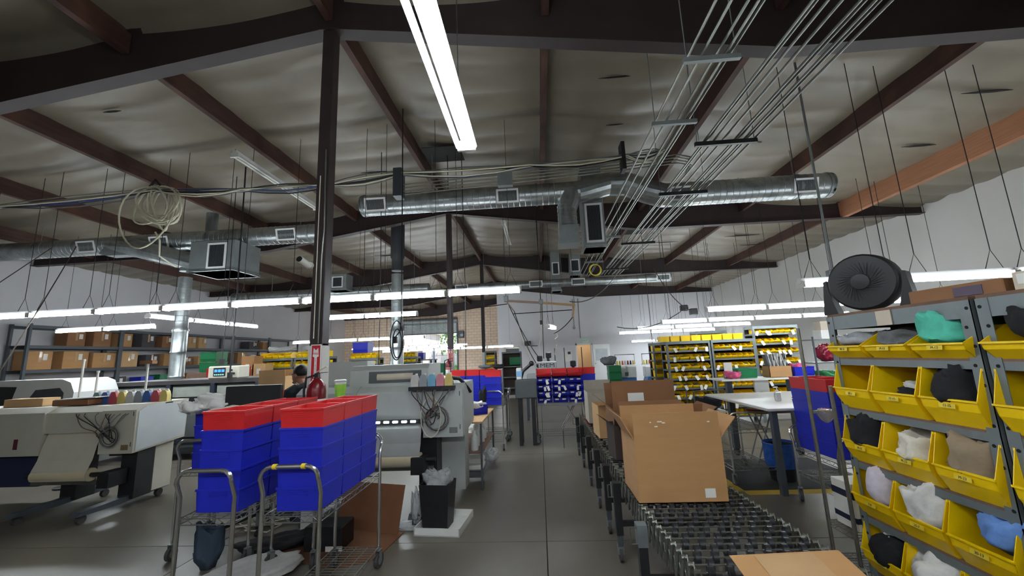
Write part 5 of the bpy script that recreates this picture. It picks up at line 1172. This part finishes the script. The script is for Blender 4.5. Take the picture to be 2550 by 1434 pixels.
# ---------------------------------------------------------------- embroidery corner and press machines beyond
t = thing('embroidery_machine', 'white and blue two-headed embroidery machine with thread cones', 'machine', (2.75, 11.4, 0)); eb = mat('machine_blue', (70, 124, 190), .4)
MB().rbox(-.75, .75, -.1, .5, .7, .74, .006).build('bed', melamine, t); MB().box(-.7, .7, 0, .45, .0, .7).build('stand', rack_dark, t)
for s, x in ((0, -.35), (1, .4)):
    h = MB().prism([(-.24, .75), (.24, .75), (.24, .86), (-.2, .86)], .0, .4, 'y').build('base_cover', eb, t, loc=(x, 0, 0))
    MB().rbox(x-.24, x+.05, .05, .35, .87, 1.16, .02).build('head', white_enamel, t); MB().rbox(x-.02, x+.26, -.02, .3, .87, 1.18, .02).build('head', white_enamel, t)
    MB().rbox(x-.06, x+.02, -.05, .02, .92, 1.02, .006).build('needle_case', rack_dark, t)
    MB().box(x-.28, x+.28, .1, .3, 1.2, 1.22).build('thread_deck', white_enamel, t)
    for k in range(7): MB().cyl((x-.22+k*.075, .2, 1.22), (x-.22+k*.075, .2, 1.33), .03, 10, .018).build('thread_cone', cloth(['yellow', 'olive', 'orange_red', 'white', 'maroon', 'black', 'gold'][k], [(212, 190, 40), (150, 150, 60), (214, 80, 40), (220, 220, 220), (128, 32, 52), (24, 24, 28), (210, 170, 50)][k]), t, True)
    MB().cyl((x-.27, .2, 1.22), (x-.27, .2, 1.5), .008, 6).cyl((x+.27, .2, 1.22), (x+.27, .2, 1.5), .008, 6).box(x-.28, x+.28, .19, .21, 1.49, 1.51).build('thread_rail', chrome, t)
o = None
for k in range(2): o = link('stacking_bin', sb['green'], None, (1.98, 10.9, .82+.2*k)); o.scale = (1.15, 1.2, 1.5); tag(o, ['lower', 'upper'][k]+' of two green bins beside the embroidery machine', 'bin', 'green bins beside the embroidery machine')
t = thing('bin_stand', 'dark stand under the two green bins', 'stand', (1.98, 11.05, 0)); MB().box(-.22, .22, -.2, .25, .78, .82).build('deck', black_steel, t)
for a in (-.18, .18): MB().box(a-.02, a+.02, -.02, .02, 0, .78).build('leg', black_steel, t)
lump('jacket', 'dark jacket bundled over the green bins', 'garment', cl_grey, (1.85, 11.05, 1.24), (.4, .3, .3), 64)
t = thing('cap_press_bench', 'bench of dark press machines and arms behind the aisle carts', 'machine', (.35, 10.2, 0))
MB().box(-.8, .8, 0, .6, .86, .9).build('bench_top', rack_grey, t)
for a in (-.7, .7):
    for b in (.06, .54): MB().box(a-.03, a+.03, b-.03, b+.03, 0, .86).build('leg', rack_dark, t)
for (a, b, h_) in ((-.35, .3, .62), (-.12, .25, .7), (.5, .3, .46)):
    m = MB().tube([(a, b, .9), (a+.04, b, 1.1), (a-.03, b, .9+h_)], [.05, .04, .035], 10).build('press_arm', black_steel, t, True); MB().rbox(a-.07, a+.07, b-.08, b+.08, .9+h_-.1, .9+h_+.05, .02).build('press_head', black_pl, m)
MB().rbox(-.7, -.45, .1, .5, .9, 1.12, .02).build('control_box', pgrey, t)
for a in (.05, .3, .75): MB().cyl((a, .4, .9), (a, .4, 1.75), .012, 6).build('rod', black_steel, t)
t = thing('lettered_box', 'pale box lettered MEM standing on the press bench', 'box', (.15, 10.15, .901)); MB().rbox(-.27, .27, 0, .25, 0, .52, .02).build('box', mat('mem_grey', (188, 190, 192), .5), t); text('MEM', .14, black_pl, t, (.03, -.002, .42), (PI/2, 0, 0), sx=1.3); MB().box(-.24, -.19, -.01, 0, .3, .46).build('black_remote', black_pl, t)
t = thing('wall_phone', 'white wall unit with a black display beside the EXIT doorway', 'panel', (1.55, YW-.05, 1.45)); MB().rbox(-.22, .22, 0, .05, -.3, .3, .01).build('case', white_pl, t); MB().box(.0, .16, -.005, 0, .1, .24).build('display', black_pl, t)
t = thing('wall_speaker', 'small dark box on a bracket on the white partition', 'speaker', (-.62, YW-.25, 2.2)); MB().rbox(-.18, .18, 0, .2, -.1, .16, .01).build('case', black_pl, t); MB().box(.15, .55, .1, .14, -.14, -.1).build('bracket', black_steel, t)
# hanging wooden frame
t = thing('wooden_frame', 'wooden air-hose frame hung above the aisle on cords', 'frame', (0, 9.6, 0))
MB().bar((-.75, 0, 2.93), (.1, 0, 2.84), .05, .05).build('beam', mat('weathered_wood', (150, 128, 110), .7), t); MB().bar((.1, 0, 2.84), (.92, 0, 2.74), .05, .05).build('beam', wood_tan, t); MB().bar((.9, 0, 2.76), (.84, 0, 2.45), .04, .04).build('arm', wood_tan, t); MB().bar((-.75, 0, 2.93), (-.56, 0, 2.66), .03, .03).build('arm', mat('weathered_wood', (150, 128, 110), .7), t)
MB().rbox(-.8, -.7, -.05, .05, 2.9, 3.05, .01).build('junction_box', galv_dull, t); MB().rbox(.05, .15, -.05, .05, 2.8, 2.92, .01).build('junction_box', galv_dull, t)
for a, z in ((-.75, 3.05), (.1, 2.92), (.9, 2.76)): MB().cyl((a, 0, z), (a, 0, roofz(a)-.1), .006, 5).build('hanger', cable_k, t)
for k, (pts, m) in enumerate(((sagline((-.72, 0, 2.9), (.0, .3, 1.5), .1), cable_k), (sagline((-.56, 0, 2.66), (-.1, .5, 1.4), .12), cable_k), (sagline((-.45, 0, 2.2), (.0, .4, 1.25), .25), cable_w), (sagline((.08, 0, 2.8), (.02, .3, 1.6), 0, 10, .03, 3), cable_w), (sagline((.12, 0, 2.8), (.1, .3, 1.5), 0), cable_k), (sagline((.84, 0, 2.45), (.38, .4, 2.1), .05), cable_k), (sagline((.45, .3, 2.1), (.4, .4, 1.5), 0, 10, .04, 5), cable_w), ([(-.6, 0, 2.6), (.84, 0, 2.63)], cable_k), ([(-1.7, .2, 2.8), (-.72, 0, 2.85)], cable_k), (sagline((.8, .1, 2.85), (2.3, .4, 3.9), .35), conduit_m))):
    MB().tube(pts, .011, 5).build('air_hose', m, t, True)
cr_ = thing('cord_reel', 'yellow cord coil hooked under the far conduits', 'cable', (1.7, 11.2, 3.92))
for k in range(4): MB().tube([(.16*math.cos(2*PI*i/20)+.01*k, .02*k, .16*math.sin(2*PI*i/20)) for i in range(20)], .014, 6, True).build('loop', cable_y, cr_, True)
for k, (a, b, lb) in enumerate((((3.4, 11.4, 3.9), (4.3, 11.2, 2.6), 'black cable with a splitter box hanging before the white partition'), ((2.3, 11.8, 2.3), (4.2, 11.4, 2.75), 'black cable drooping to a splitter above the embroidery machine'))):
    c = cord(lb, sagline(a, b, .25, 8), .012); MB().rbox(b[0]-a[0]-.1, b[0]-a[0]+.1, -.25, -.1, b[2]-a[2]-.1, b[2]-a[2]+.08, .02).build('splitter', black_pl, c)
# ---------------------------------------------------------------- racks of small tagged bins (conveyor side)
def bin_rack(label, x0, x1, y, H, rows, D=.4, z0=.12):
    t = thing('steel_rack', label, 'shelving rack', (x0, y, 0), 0, 'grey racks of small yellow bins'); W = x1-x0
    for (a, b, sx, sy) in ((0, 0, 1, 1), (W, 0, -1, 1), (0, D, 1, -1), (W, D, -1, -1)):
        mb = MB(); slotted_post(mb, a, b, H, sx, sy, .04); mb.build('upright', rack_grey, t)
    MB().box(.01, W-.01, D-.012, D-.006, .1, H-.02).build('back_panel', mat('added_dark_backing', (58, 46, 40), .8), t)  # added dark sheet, blocks the bright wall from showing between bins
    for z in rows+[H]:
        MB().box(.005, W-.005, .003, D-.003, z-.035 if z < H else z-.06, z).build('shelf', rack_grey if z < H else rack_grey, t)
    return t
def small_bins(nm, x0, x1, y, rows, n, L, H, names, tags, seed, grp, m=yellow_bin, fill=.5, face=0, skip=None):
    W = (x1-x0)/n; me = hopper(W*.93, L, H, m, 'bin', .48, .003, rimw=.005); rn = random.Random(seed); inner = {}
    for r, z in enumerate(rows):
        for k in range(n):
            if skip and skip(r, k): continue
            o = link('yellow_bin', me, None, (x0+W*(k+.5), y, z+.001), face)
            tag(o, f'yellow bin, {ORD[k]} from the aisle, {names[r]}, {nm}', 'bin', grp)
            if rn.random() < tags:
                p = link('tag', tag_me, o, (rn.uniform(-.3, .3)*W, -.014, H*.45)); p.rotation_euler = (rn.uniform(-.3, .1), rn.uniform(-.6, .6), 0); p.scale = (1.35, 1, 1.4)
            if rn.random() < fill:
                key = rn.randrange(6)
                if key not in inner: inner[key] = lump_mesh('content', [cl_navy, cl_black, cl_white, cl_grey, cl_maroon, cl_blue][key], W*.8, L*.7, H*.75, 70+key, 1., 12, 6)
                link('content', inner[key], o, (0, L*.52, .005))
SN = ['eighth row down', 'seventh row down', 'sixth row down', 'fifth row down', 'fourth row down', 'third row down', 'second row down', 'top row']
rws = [.16+.2*i for i in range(8)]
bin_rack('grey rack of wide tagged yellow bins, nearest the conveyor', 2.78, 3.72, 9.0, 1.76, rws)
small_bins('rack nearest the conveyor', 2.83, 3.67, 8.98, rws, 4, .36, .115, SN, .75, 11, 'bins of the rack nearest the conveyor', fill=.7)
bin_rack('grey rack of narrow yellow bins, middle of the three', 3.74, 4.66, 9.0, 1.76, rws)
small_bins('middle rack', 3.79, 4.61, 8.98, rws, 7, .3, .105, SN, .32, 12, 'bins of the middle rack', fill=.25)
rw3 = [.35+.215*i for i in range(8)]
bin_rack('taller grey rack of yellow bins, beside the maroon bags', 4.7, 5.66, 9.1, 2.02, rw3)
small_bins('taller rack', 4.75, 5.61, 9.08, rw3, 7, .3, .105, SN, .6, 13, 'bins of the taller rack', fill=.5)
me = hopper(.2, .25, .12, yellow_bin, 'bin')
for k in range(8): o = link('yellow_bin', me, None, (2.78+.225*k, 9.3, 1.762), PI); tag(o, f'yellow bin turned backward on the rack tops, {ORD[k]} from the aisle', 'bin', 'bins turned backward on the rack tops')
# yellow bins seen end-on along the flank of the first rack
t = bin_rack('second grey rack standing behind the nearest-conveyor rack', 2.7, 3.7, 9.75, 1.76, rws, .4); small_bins('rack behind', 2.72, 3.64, 9.72, rws, 4, .34, .15, SN, 0, 14, 'bins of the rack behind', fill=0, skip=lambda r, k: k > 0)
bin_rack('tall grey rack behind the middle rack, just under the lamps', 3.9, 4.65, 10.2, 2.0, [1.75], .4); me2 = hopper(.28, .3, .17, yellow_bin, 'bin')
for k in range(2): o = link('yellow_bin', me2, None, (4.1+.34*k, 10.2, 1.752)); tag(o, 'yellow bin on the tall back rack, '+['aisle side', 'wall side'][k], 'bin', 'bins on the tall back rack')
t = thing('floor_rack', 'low shelf with a white top in front of the yellow bin racks', 'shelving rack', (2.66, 7.4, 0)); MB().box(0, .56, 0, .4, .47, .5).build('top', melamine, t)
for a in (.02, .54):
    for b in (.02, .38): MB().cyl((a, b, 0), (a, b, .85), .012, 8).build('pole', rack_dark, t)
MB().box(0, .56, .0, .4, .2, .22).build('shelf', rack_dark, t); MB().tube([(.02, .02, .85), (.54, .02, .86)], .012, 6).build('rail', chrome, t)
lump('bag', 'bulging black bag on the low white-topped shelf', 'bag', cl_black, (2.98, 7.6, .5), (.44, .34, .3), 81)
for k in range(4): o = link('yellow_bin', me, None, (2.78+.13*k, 7.38, .221)); o.scale = (.6, 1, 1); tag(o, f'yellow bin on the low white-topped shelf, {ORD[k]} from the aisle', 'bin', 'bins on the low white-topped shelf')
# things hanging beside the taller rack
t = thing('pegboard_rack', 'wire display stand of maroon and green bags beside the near rack', 'shelving rack', (4.3, 6.6, 0))
for a in (0, .7): MB().cyl((a, 0, 0), (a, 0, 1.7), .014, 8).build('pole', rack_dark, t)
for z in (.95, 1.3, 1.66): MB().box(0, .7, -.01, .3, z-.02, z).build('shelf', rack_grey, t)
lump('bag', 'shiny maroon bag on the display stand', 'bag', mat('maroon_film', (130, 26, 48), .2, var=.3, scale=10, bump=.6), (4.55, 6.7, 1.31), (.3, .22, .34), 82, freq=4)
lump('bag', 'green and white bag below the maroon one', 'bag', mat('green_film', (36, 110, 60), .3, var=.4, scale=8), (4.5, 6.72, .96), (.3, .24, .28), 83); lump('bag', 'white crinkled bag beside the green one', 'bag', cl_white, (4.78, 6.7, .96), (.22, .2, .28), 84)
t = thing('carton', 'white carton on top of the display stand', 'box', (4.6, 6.75, 1.661)); MB().rbox(-.12, .12, -.1, .1, 0, .14, .004).build('carton', paper, t); MB().rbox(-.1, .02, -.08, .08, .141, .28, .004).build('upper_carton', tan_paper, t)

# ---------------------------------------------------------------- dryer, garment printer and shelves on the far side
t = thing('tunnel_dryer', 'long dark-framed tunnel dryer with grey panels and a control screen', 'machine', (-8.3, 7.0, 0)); W = 4.3; fr_ = mat('dryer_frame_navy', (36, 42, 56), .5)
MB().box(0, W, 0, 1.3, 1.33, 1.4).build('top_slab', mat('dryer_top', (62, 58, 58), .5, var=.2), t)
for a in (.03, 1.5, 2.35, 3.2, 4.27): MB().box(a-.04, a+.04, 0, .06, 0, 1.33).build('frame_post', fr_, t)
MB().box(0, W, .01, .05, .96, 1.02).build('frame_rail', fr_, t); MB().box(0, W, .01, .05, .3, .36).build('frame_rail', fr_, t)
for a, b in ((.07, 1.46), (1.54, 2.31), (2.39, 3.16), (3.24, 4.23)):
    MB().box(a+.03, b-.03, .03, .06, 1.1, 1.29).build('panel', mat('dryer_panel', (150, 154, 146), .5), t); MB().box(a+.01, b-.01, .05, .08, .4, .94).build('panel', mat('dryer_panel_dark', (88, 92, 94), .5), t)
MB().box(.05, W-.05, .1, 1.25, .1, 1.32).build('chamber', rack_dark, t)
c = MB().rbox(2.15, 2.75, .1, .4, 1.4, 1.63, .02).build('control_box', beige, t); sc_ = MB().box(2.27, 2.5, .092, .1, 1.45, 1.6).build('screen', black_pl, c)
for i in range(3): MB().box(2.29+i*.07, 2.345+i*.07, .09, .092, 1.52, 1.57).build('screen_tile', screen_m, c)
for i in range(5): MB().box(2.29+i*.04, 2.315+i*.04, .09, .092, 1.465, 1.485).build('screen_key', mat('key_glow', (120, 210, 190), .3, emit=.7, var=0), c)
for i in range(2): MB().cyl((2.62+.05*i, .1, 1.55-.06*i), (2.62+.05*i, .07, 1.55-.06*i), .018, 10).build('button', black_pl, c)
t = thing('garment_printer', 'white garment printer with a rounded hood and dark window', 'machine', (-8.4, 6.2, 0)); hood = [(-.75, 1.0), (.72, 1.0), (.74, 1.3), (.66, 1.46), (.5, 1.52), (-.75, 1.53)]
MB().prism(hood, 0, .7, 'y').build('hood', white_enamel, t); MB().prism([(-.02, 1.08), (.56, 1.08), (.56, 1.3), (.48, 1.38), (.06, 1.36), (-.02, 1.25)], -.01, 0, 'y').build('window', mat('smoked_glass', (60, 66, 70), .15), t)
MB().prism([(-.75, 1.05), (-.4, 1.05), (-.3, 1.42), (-.75, 1.44)], -.01, 0, 'y').build('window', black_pl, t); MB().box(-.75, .72, 0, .7, .1, 1.0).build('base', pgrey_d, t)
for a in (-.65, .62): MB().box(a-.05, a+.05, .05, .15, 0, .1).build('foot', black_steel, t)
for i, (px, py, z) in enumerate(((-6.85, 5.62, 1.78), (-6.62, 5.64, 1.6), (-5.79, 5.6, 1.7))):
    t = thing('pole_stand', ['tall white pole stand behind the ink jugs', 'shorter white pole with a cap behind the ink jugs', 'pole stand topped with a brown block behind the ink jugs'][i], 'stand', (px, py, 0))
    MB().lathe([(.001, 0), (.14, 0), (.14, .02), (.03, .04)], 16).build('base', black_steel, t, True); MB().cyl((0, 0, .03), (0, 0, z), .014, 8).build('pole', white_pl, t, True)
    if i == 2: MB().box(-.1, .1, -.04, .04, z, z+.05).build('block', card_d, t)
    else: MB().cyl((0, 0, z), (0, 0, z+.03), .02, 8).build('cap', white_pl, t, True)
# wall shelving with cartons
SX, SY0, SY1 = -13.55, 9.7, 21.7; lv = [.35, 1.05, 1.75, 2.4]
for u in range(5):
    y0 = SY0+u*2.4; t = thing('pallet_rack', 'dark steel box shelving bay along the white wall, '+['nearest', 'second', 'third', 'fourth', 'farthest'][u]+' bay', 'shelving rack', (SX, y0, 0), 0, 'box shelving along the wall')
    for b in (0.03, 2.37):
        for a in (0, -.55): MB().box(a-.035, a+.035, b-.03, b+.03, 0, 2.98).build('upright', rack_dark, t)
    for z in lv+[2.95]:
        MB().box(-.02, .02, .06, 2.34, z-.09, z-.01).build('beam', rack_dark, t)
        if z < 2.9: MB().box(-.57, .0, .03, 2.37, z-.01, z).build('deck', particle if u < 2 else rack_grey, t)
        MB().box(-.57, -.53, .06, 2.34, z-.09, z-.01).build('beam', rack_dark, t)
rn = random.Random(12); cnt = 0
cartons = [(2.4, [(10.9, .5, .42, card_d), (11.6, .55, .46, card_d), (12.3, .5, .44, card), (13.1, .5, .46, mat('dark_box', (74, 70, 74), .8)), (13.8, .4, .42, card_d), (14.35, .42, .44, card_l), (14.85, .42, .44, card_l), (15.35, .42, .44, card_l), (18.3, .7, .36, mat('dark_box', (74, 70, 74), .8)), (19.2, .6, .36, card)]),
           (1.75, [(10.1, .6, .5, card), (10.95, .7, .5, card), (11.75, .7, .46, card), (12.5, .6, .5, card_l), (13.3, .5, .4, mat('dark_box', (74, 70, 74), .8)), (14.0, .6, .44, card), (14.7, .5, .3, card_d), (15.4, .45, .34, card_l), (15.9, .45, .34, card_l), (16.4, .45, .34, card_l), (17.6, .6, .5, card), (18.3, .4, .4, paper), (19.3, .5, .4, card_d)]),
           (1.05, [(10.2, .6, .45, card_d), (11.2, .6, .4, card_d), (12.2, .6, .4, mat('dark_box', (74, 70, 74), .8)), (13.2, .5, .35, blue_bin), (13.9, .5, .4, green_bin), (15., .6, .4, card), (16.4, .6, .4, red_bin), (17.4, .6, .4, red_bin)])]
TN = {2.4: 'top deck', 1.75: 'middle deck', 1.05: 'lower deck'}
for z, lst in cartons:
    for i, (y, d_, h_, m) in enumerate(lst):
        kd = 'plastic tote' if m in (blue_bin, green_bin, red_bin) else 'carton'
        t = thing('tote' if kd != 'carton' else 'carton', f'{ {card: "tan", card_l: "pale tan", card_d: "brown", paper: "white", blue_bin: "blue", green_bin: "green", red_bin: "red"}.get(m, "dark") } {kd}, {ORD[i] if i < 13 else "last"} along the {TN[z]} of the wall shelving', 'box', (SX-.275, y, z+.001), rn.uniform(-.05, .05), 'boxes on the wall shelving')
        MB().rbox(-.21, .21, -d_/2+.02, d_/2-.02, 0, h_, .008).build('body', m, t)
        if kd == 'carton': MB().box(.21, .2115, -.03, .03, h_*.4, h_-.01).box(-.18, .18, -.03, .03, h_, h_+.0015).build('tape_strip', tape, t); MB().box(.2105, .212, .06, .16, h_*.5, h_*.85).build('label', paper, t)
        else: MB().box(-.22, .22, -d_/2+.01, d_/2-.01, h_-.03, h_+.005).build('rim', m, t)
# mid-ground racks of yellow bins on the printer side
rl = [.3, .56, .82, 1.06, 1.3, 1.54, 1.78]
RN = ['seventh row down', 'sixth row down', 'fifth row down', 'fourth row down', 'third row down', 'second row down', 'top row']
for (x0, x1, y, nb, nm, lb, sd_, tops) in ((-7.45, -6.5, 10.2, 5, 'rack beyond the dryer screen', 'grey rack of yellow bins beyond the dryer, next to the clear bags', 21, 1.78), (-6.45, -5.5, 10.2, 5, 'rack beside the nearest post', 'grey rack of yellow bins behind the person with glasses', 22, 1.78), (-5.45, -4.6, 11.2, 5, 'rack under the blue tote', 'grey rack of yellow bins under the blue tote', 23, 1.7), (-4.55, -3.9+.0, 12.6, 4, 'rack next to the far flue', 'narrow grey rack of yellow bins next to the far flue', 24, 1.7)):
    H = tops; rr = [z for z in rl if z <= H-.1]+[H]
    bin_rack(lb, x0, x1, y, H, rr[:-1], .42); small_bins(nm, x0+.04, x1-.04, y-.02, rr[2:], nb, .3, .15, RN[-len(rr[2:]):], .0, sd_, 'bins of the '+nm, fill=.3)
lump('bag', 'clear plastic bags heaped on the yellow bins beyond the dryer', 'bag', clearbag, (-6.9, 10.35, 1.94), (.7, .3, .2), 91); lump('bag', 'clear plastic bag heaped on the bins behind the person with glasses', 'bag', clearbag, (-6.0, 10.35, 1.94), (.6, .3, .2), 92)
for i, (x, y, z, c, s, lb) in enumerate(((-5.2, 11.35, 1.86, 'blue', 1.6, 'large blue tote on top of the yellow bin rack'), (-4.5, 13.4, 1.6, 'blue', 1.2, 'blue bin on the far table near the flue'), (-4.1, 13.4, 1.6, 'blue', 1.2, 'blue bin beside the flue on the far table'), (-3.15, 12.7, 1.1, 'green', 1.8, 'green bin between the far flue and the roll-up door'), (-.95, 15.4, 1.25, 'green', 1.5, 'green bin hung in the far corner by the second post'))):
    o = link('stacking_bin', sb[c], None, (x, y, z)); o.scale = (s, s*.9, s*1.4); tag(o, lb, 'bin')
t = thing('supply_table', 'far grey table holding blue bins next to the flue', 'table', (-4.9, 13.3, 0)); MB().box(0, 1.3, 0, .7, 1.56, 1.598).build('top', rack_grey, t)
for a in (.05, 1.25):
    for b in (.05, .65): MB().box(a-.03, a+.03, b-.03, b+.03, 0, 1.56).build('leg', rack_dark, t)
t = thing('bin_table', 'far stand under the green bin by the roll-up door', 'table', (-3.2, 12.95, 0)); MB().box(-.35, .35, -.3, .3, 1.06, 1.098).build('top', rack_grey, t)
for a in (-.3, .3): MB().box(a-.03, a+.03, -.03, .03, 0, 1.06).build('leg', rack_dark, t)
bin_rack('far rack in the corner between the second and third posts', -1.45, -.7, 15.4, 1.75, [.4, .8, 1.2], .4); bin_rack('slim far rack of yellow trays beside the third post', -2.0, -1.6, 14.6, 1.8, [.5, .7, .9, 1.1, 1.3, 1.5], .4)
small_bins('slim far rack', -1.97, -1.63, 14.58, [.7, .9, 1.1, 1.3, 1.5], 1, .36, .16, RN[1:6], 0, 31, 'trays of the slim far rack', fill=0)
# items around the mid shelves on the dryer side
for k in range(2): o = link('stacking_bin', sb['green'], None, (-8.3, 9.55, 1.5+.26*k)); o.scale = (1.5, 1.4, 1.8); tag(o, ['lower', 'upper'][k]+' green bin stacked beyond the dryer', 'bin', 'green bins beyond the dryer')
for k in range(2): o = link('stacking_bin', sb['red'], None, (-7.72, 9.1, 1.36+.0*k), 0); o.location.x += .42*k; o.scale = (1.4, 1.4, 1.7); tag(o, ['first', 'second'][k]+' red bin beyond the dryer screen', 'bin', 'red bins beyond the dryer')
t = thing('supply_table', 'long grey table behind the dryer carrying red and green bins', 'table', (-8.8, 9.0, 0)); MB().box(0, 1.9, 0, 1.1, 1.32, 1.358).build('top', rack_grey, t); MB().box(.1, 1.0, .45, 1.08, 1.36, 1.499).build('riser', particle, t)
for a in (.05, 1.85):
    for b in (.05, 1.05): MB().box(a-.03, a+.03, b-.03, b+.03, 0, 1.32).build('leg', rack_dark, t)
for k, (x, h_, m, lb) in enumerate(((-7.35, .5, card, 'tall tan carton on the table behind the dryer'), (-7.05, .3, card_l, 'small pale carton on the table behind the dryer'))):
    t = thing('carton', lb, 'box', (x, 9.85, 1.359)); MB().rbox(-.17, .17, -.16, .16, 0, h_, .006).build('carton', m, t); MB().box(-.05, .05, -.1615, -.16, .05, h_*.6).build('label', paper, t)
# odd fittings on the far wall
t = thing('conduit_drop', 'electrical conduit drop on the white partition above the EXIT sign', 'conduit', (2.3, YW-.03, 2.4))
MB().tube([(0, 0, 0), (0, 0, 2.2)], .018, 6).build('conduit', conduit_m, t, True); MB().tube([(-.3, 0, .6), (-.3, 0, 2.2)], .018, 6).build('conduit', conduit_m, t, True); MB().cyl((-.3, -.04, .58), (-.3, .02, .58), .07, 12).build('bell', galv_dull, t, True)
t = thing('door_operator', 'grey motor box beside the roll-up door on the brick wall', 'motor', (OX1+.35, YE-.3, 3.2)); MB().rbox(-.18, .18, 0, .29, -.2, .3, .02).build('case', rack_dark, t); MB().lathe([(.1, -.02), (.12, .0), (.12, .1), (.001, .1)], 14, (.05, -.02, 0), 'y').build('lamp_hood', galv_dull, t, True)
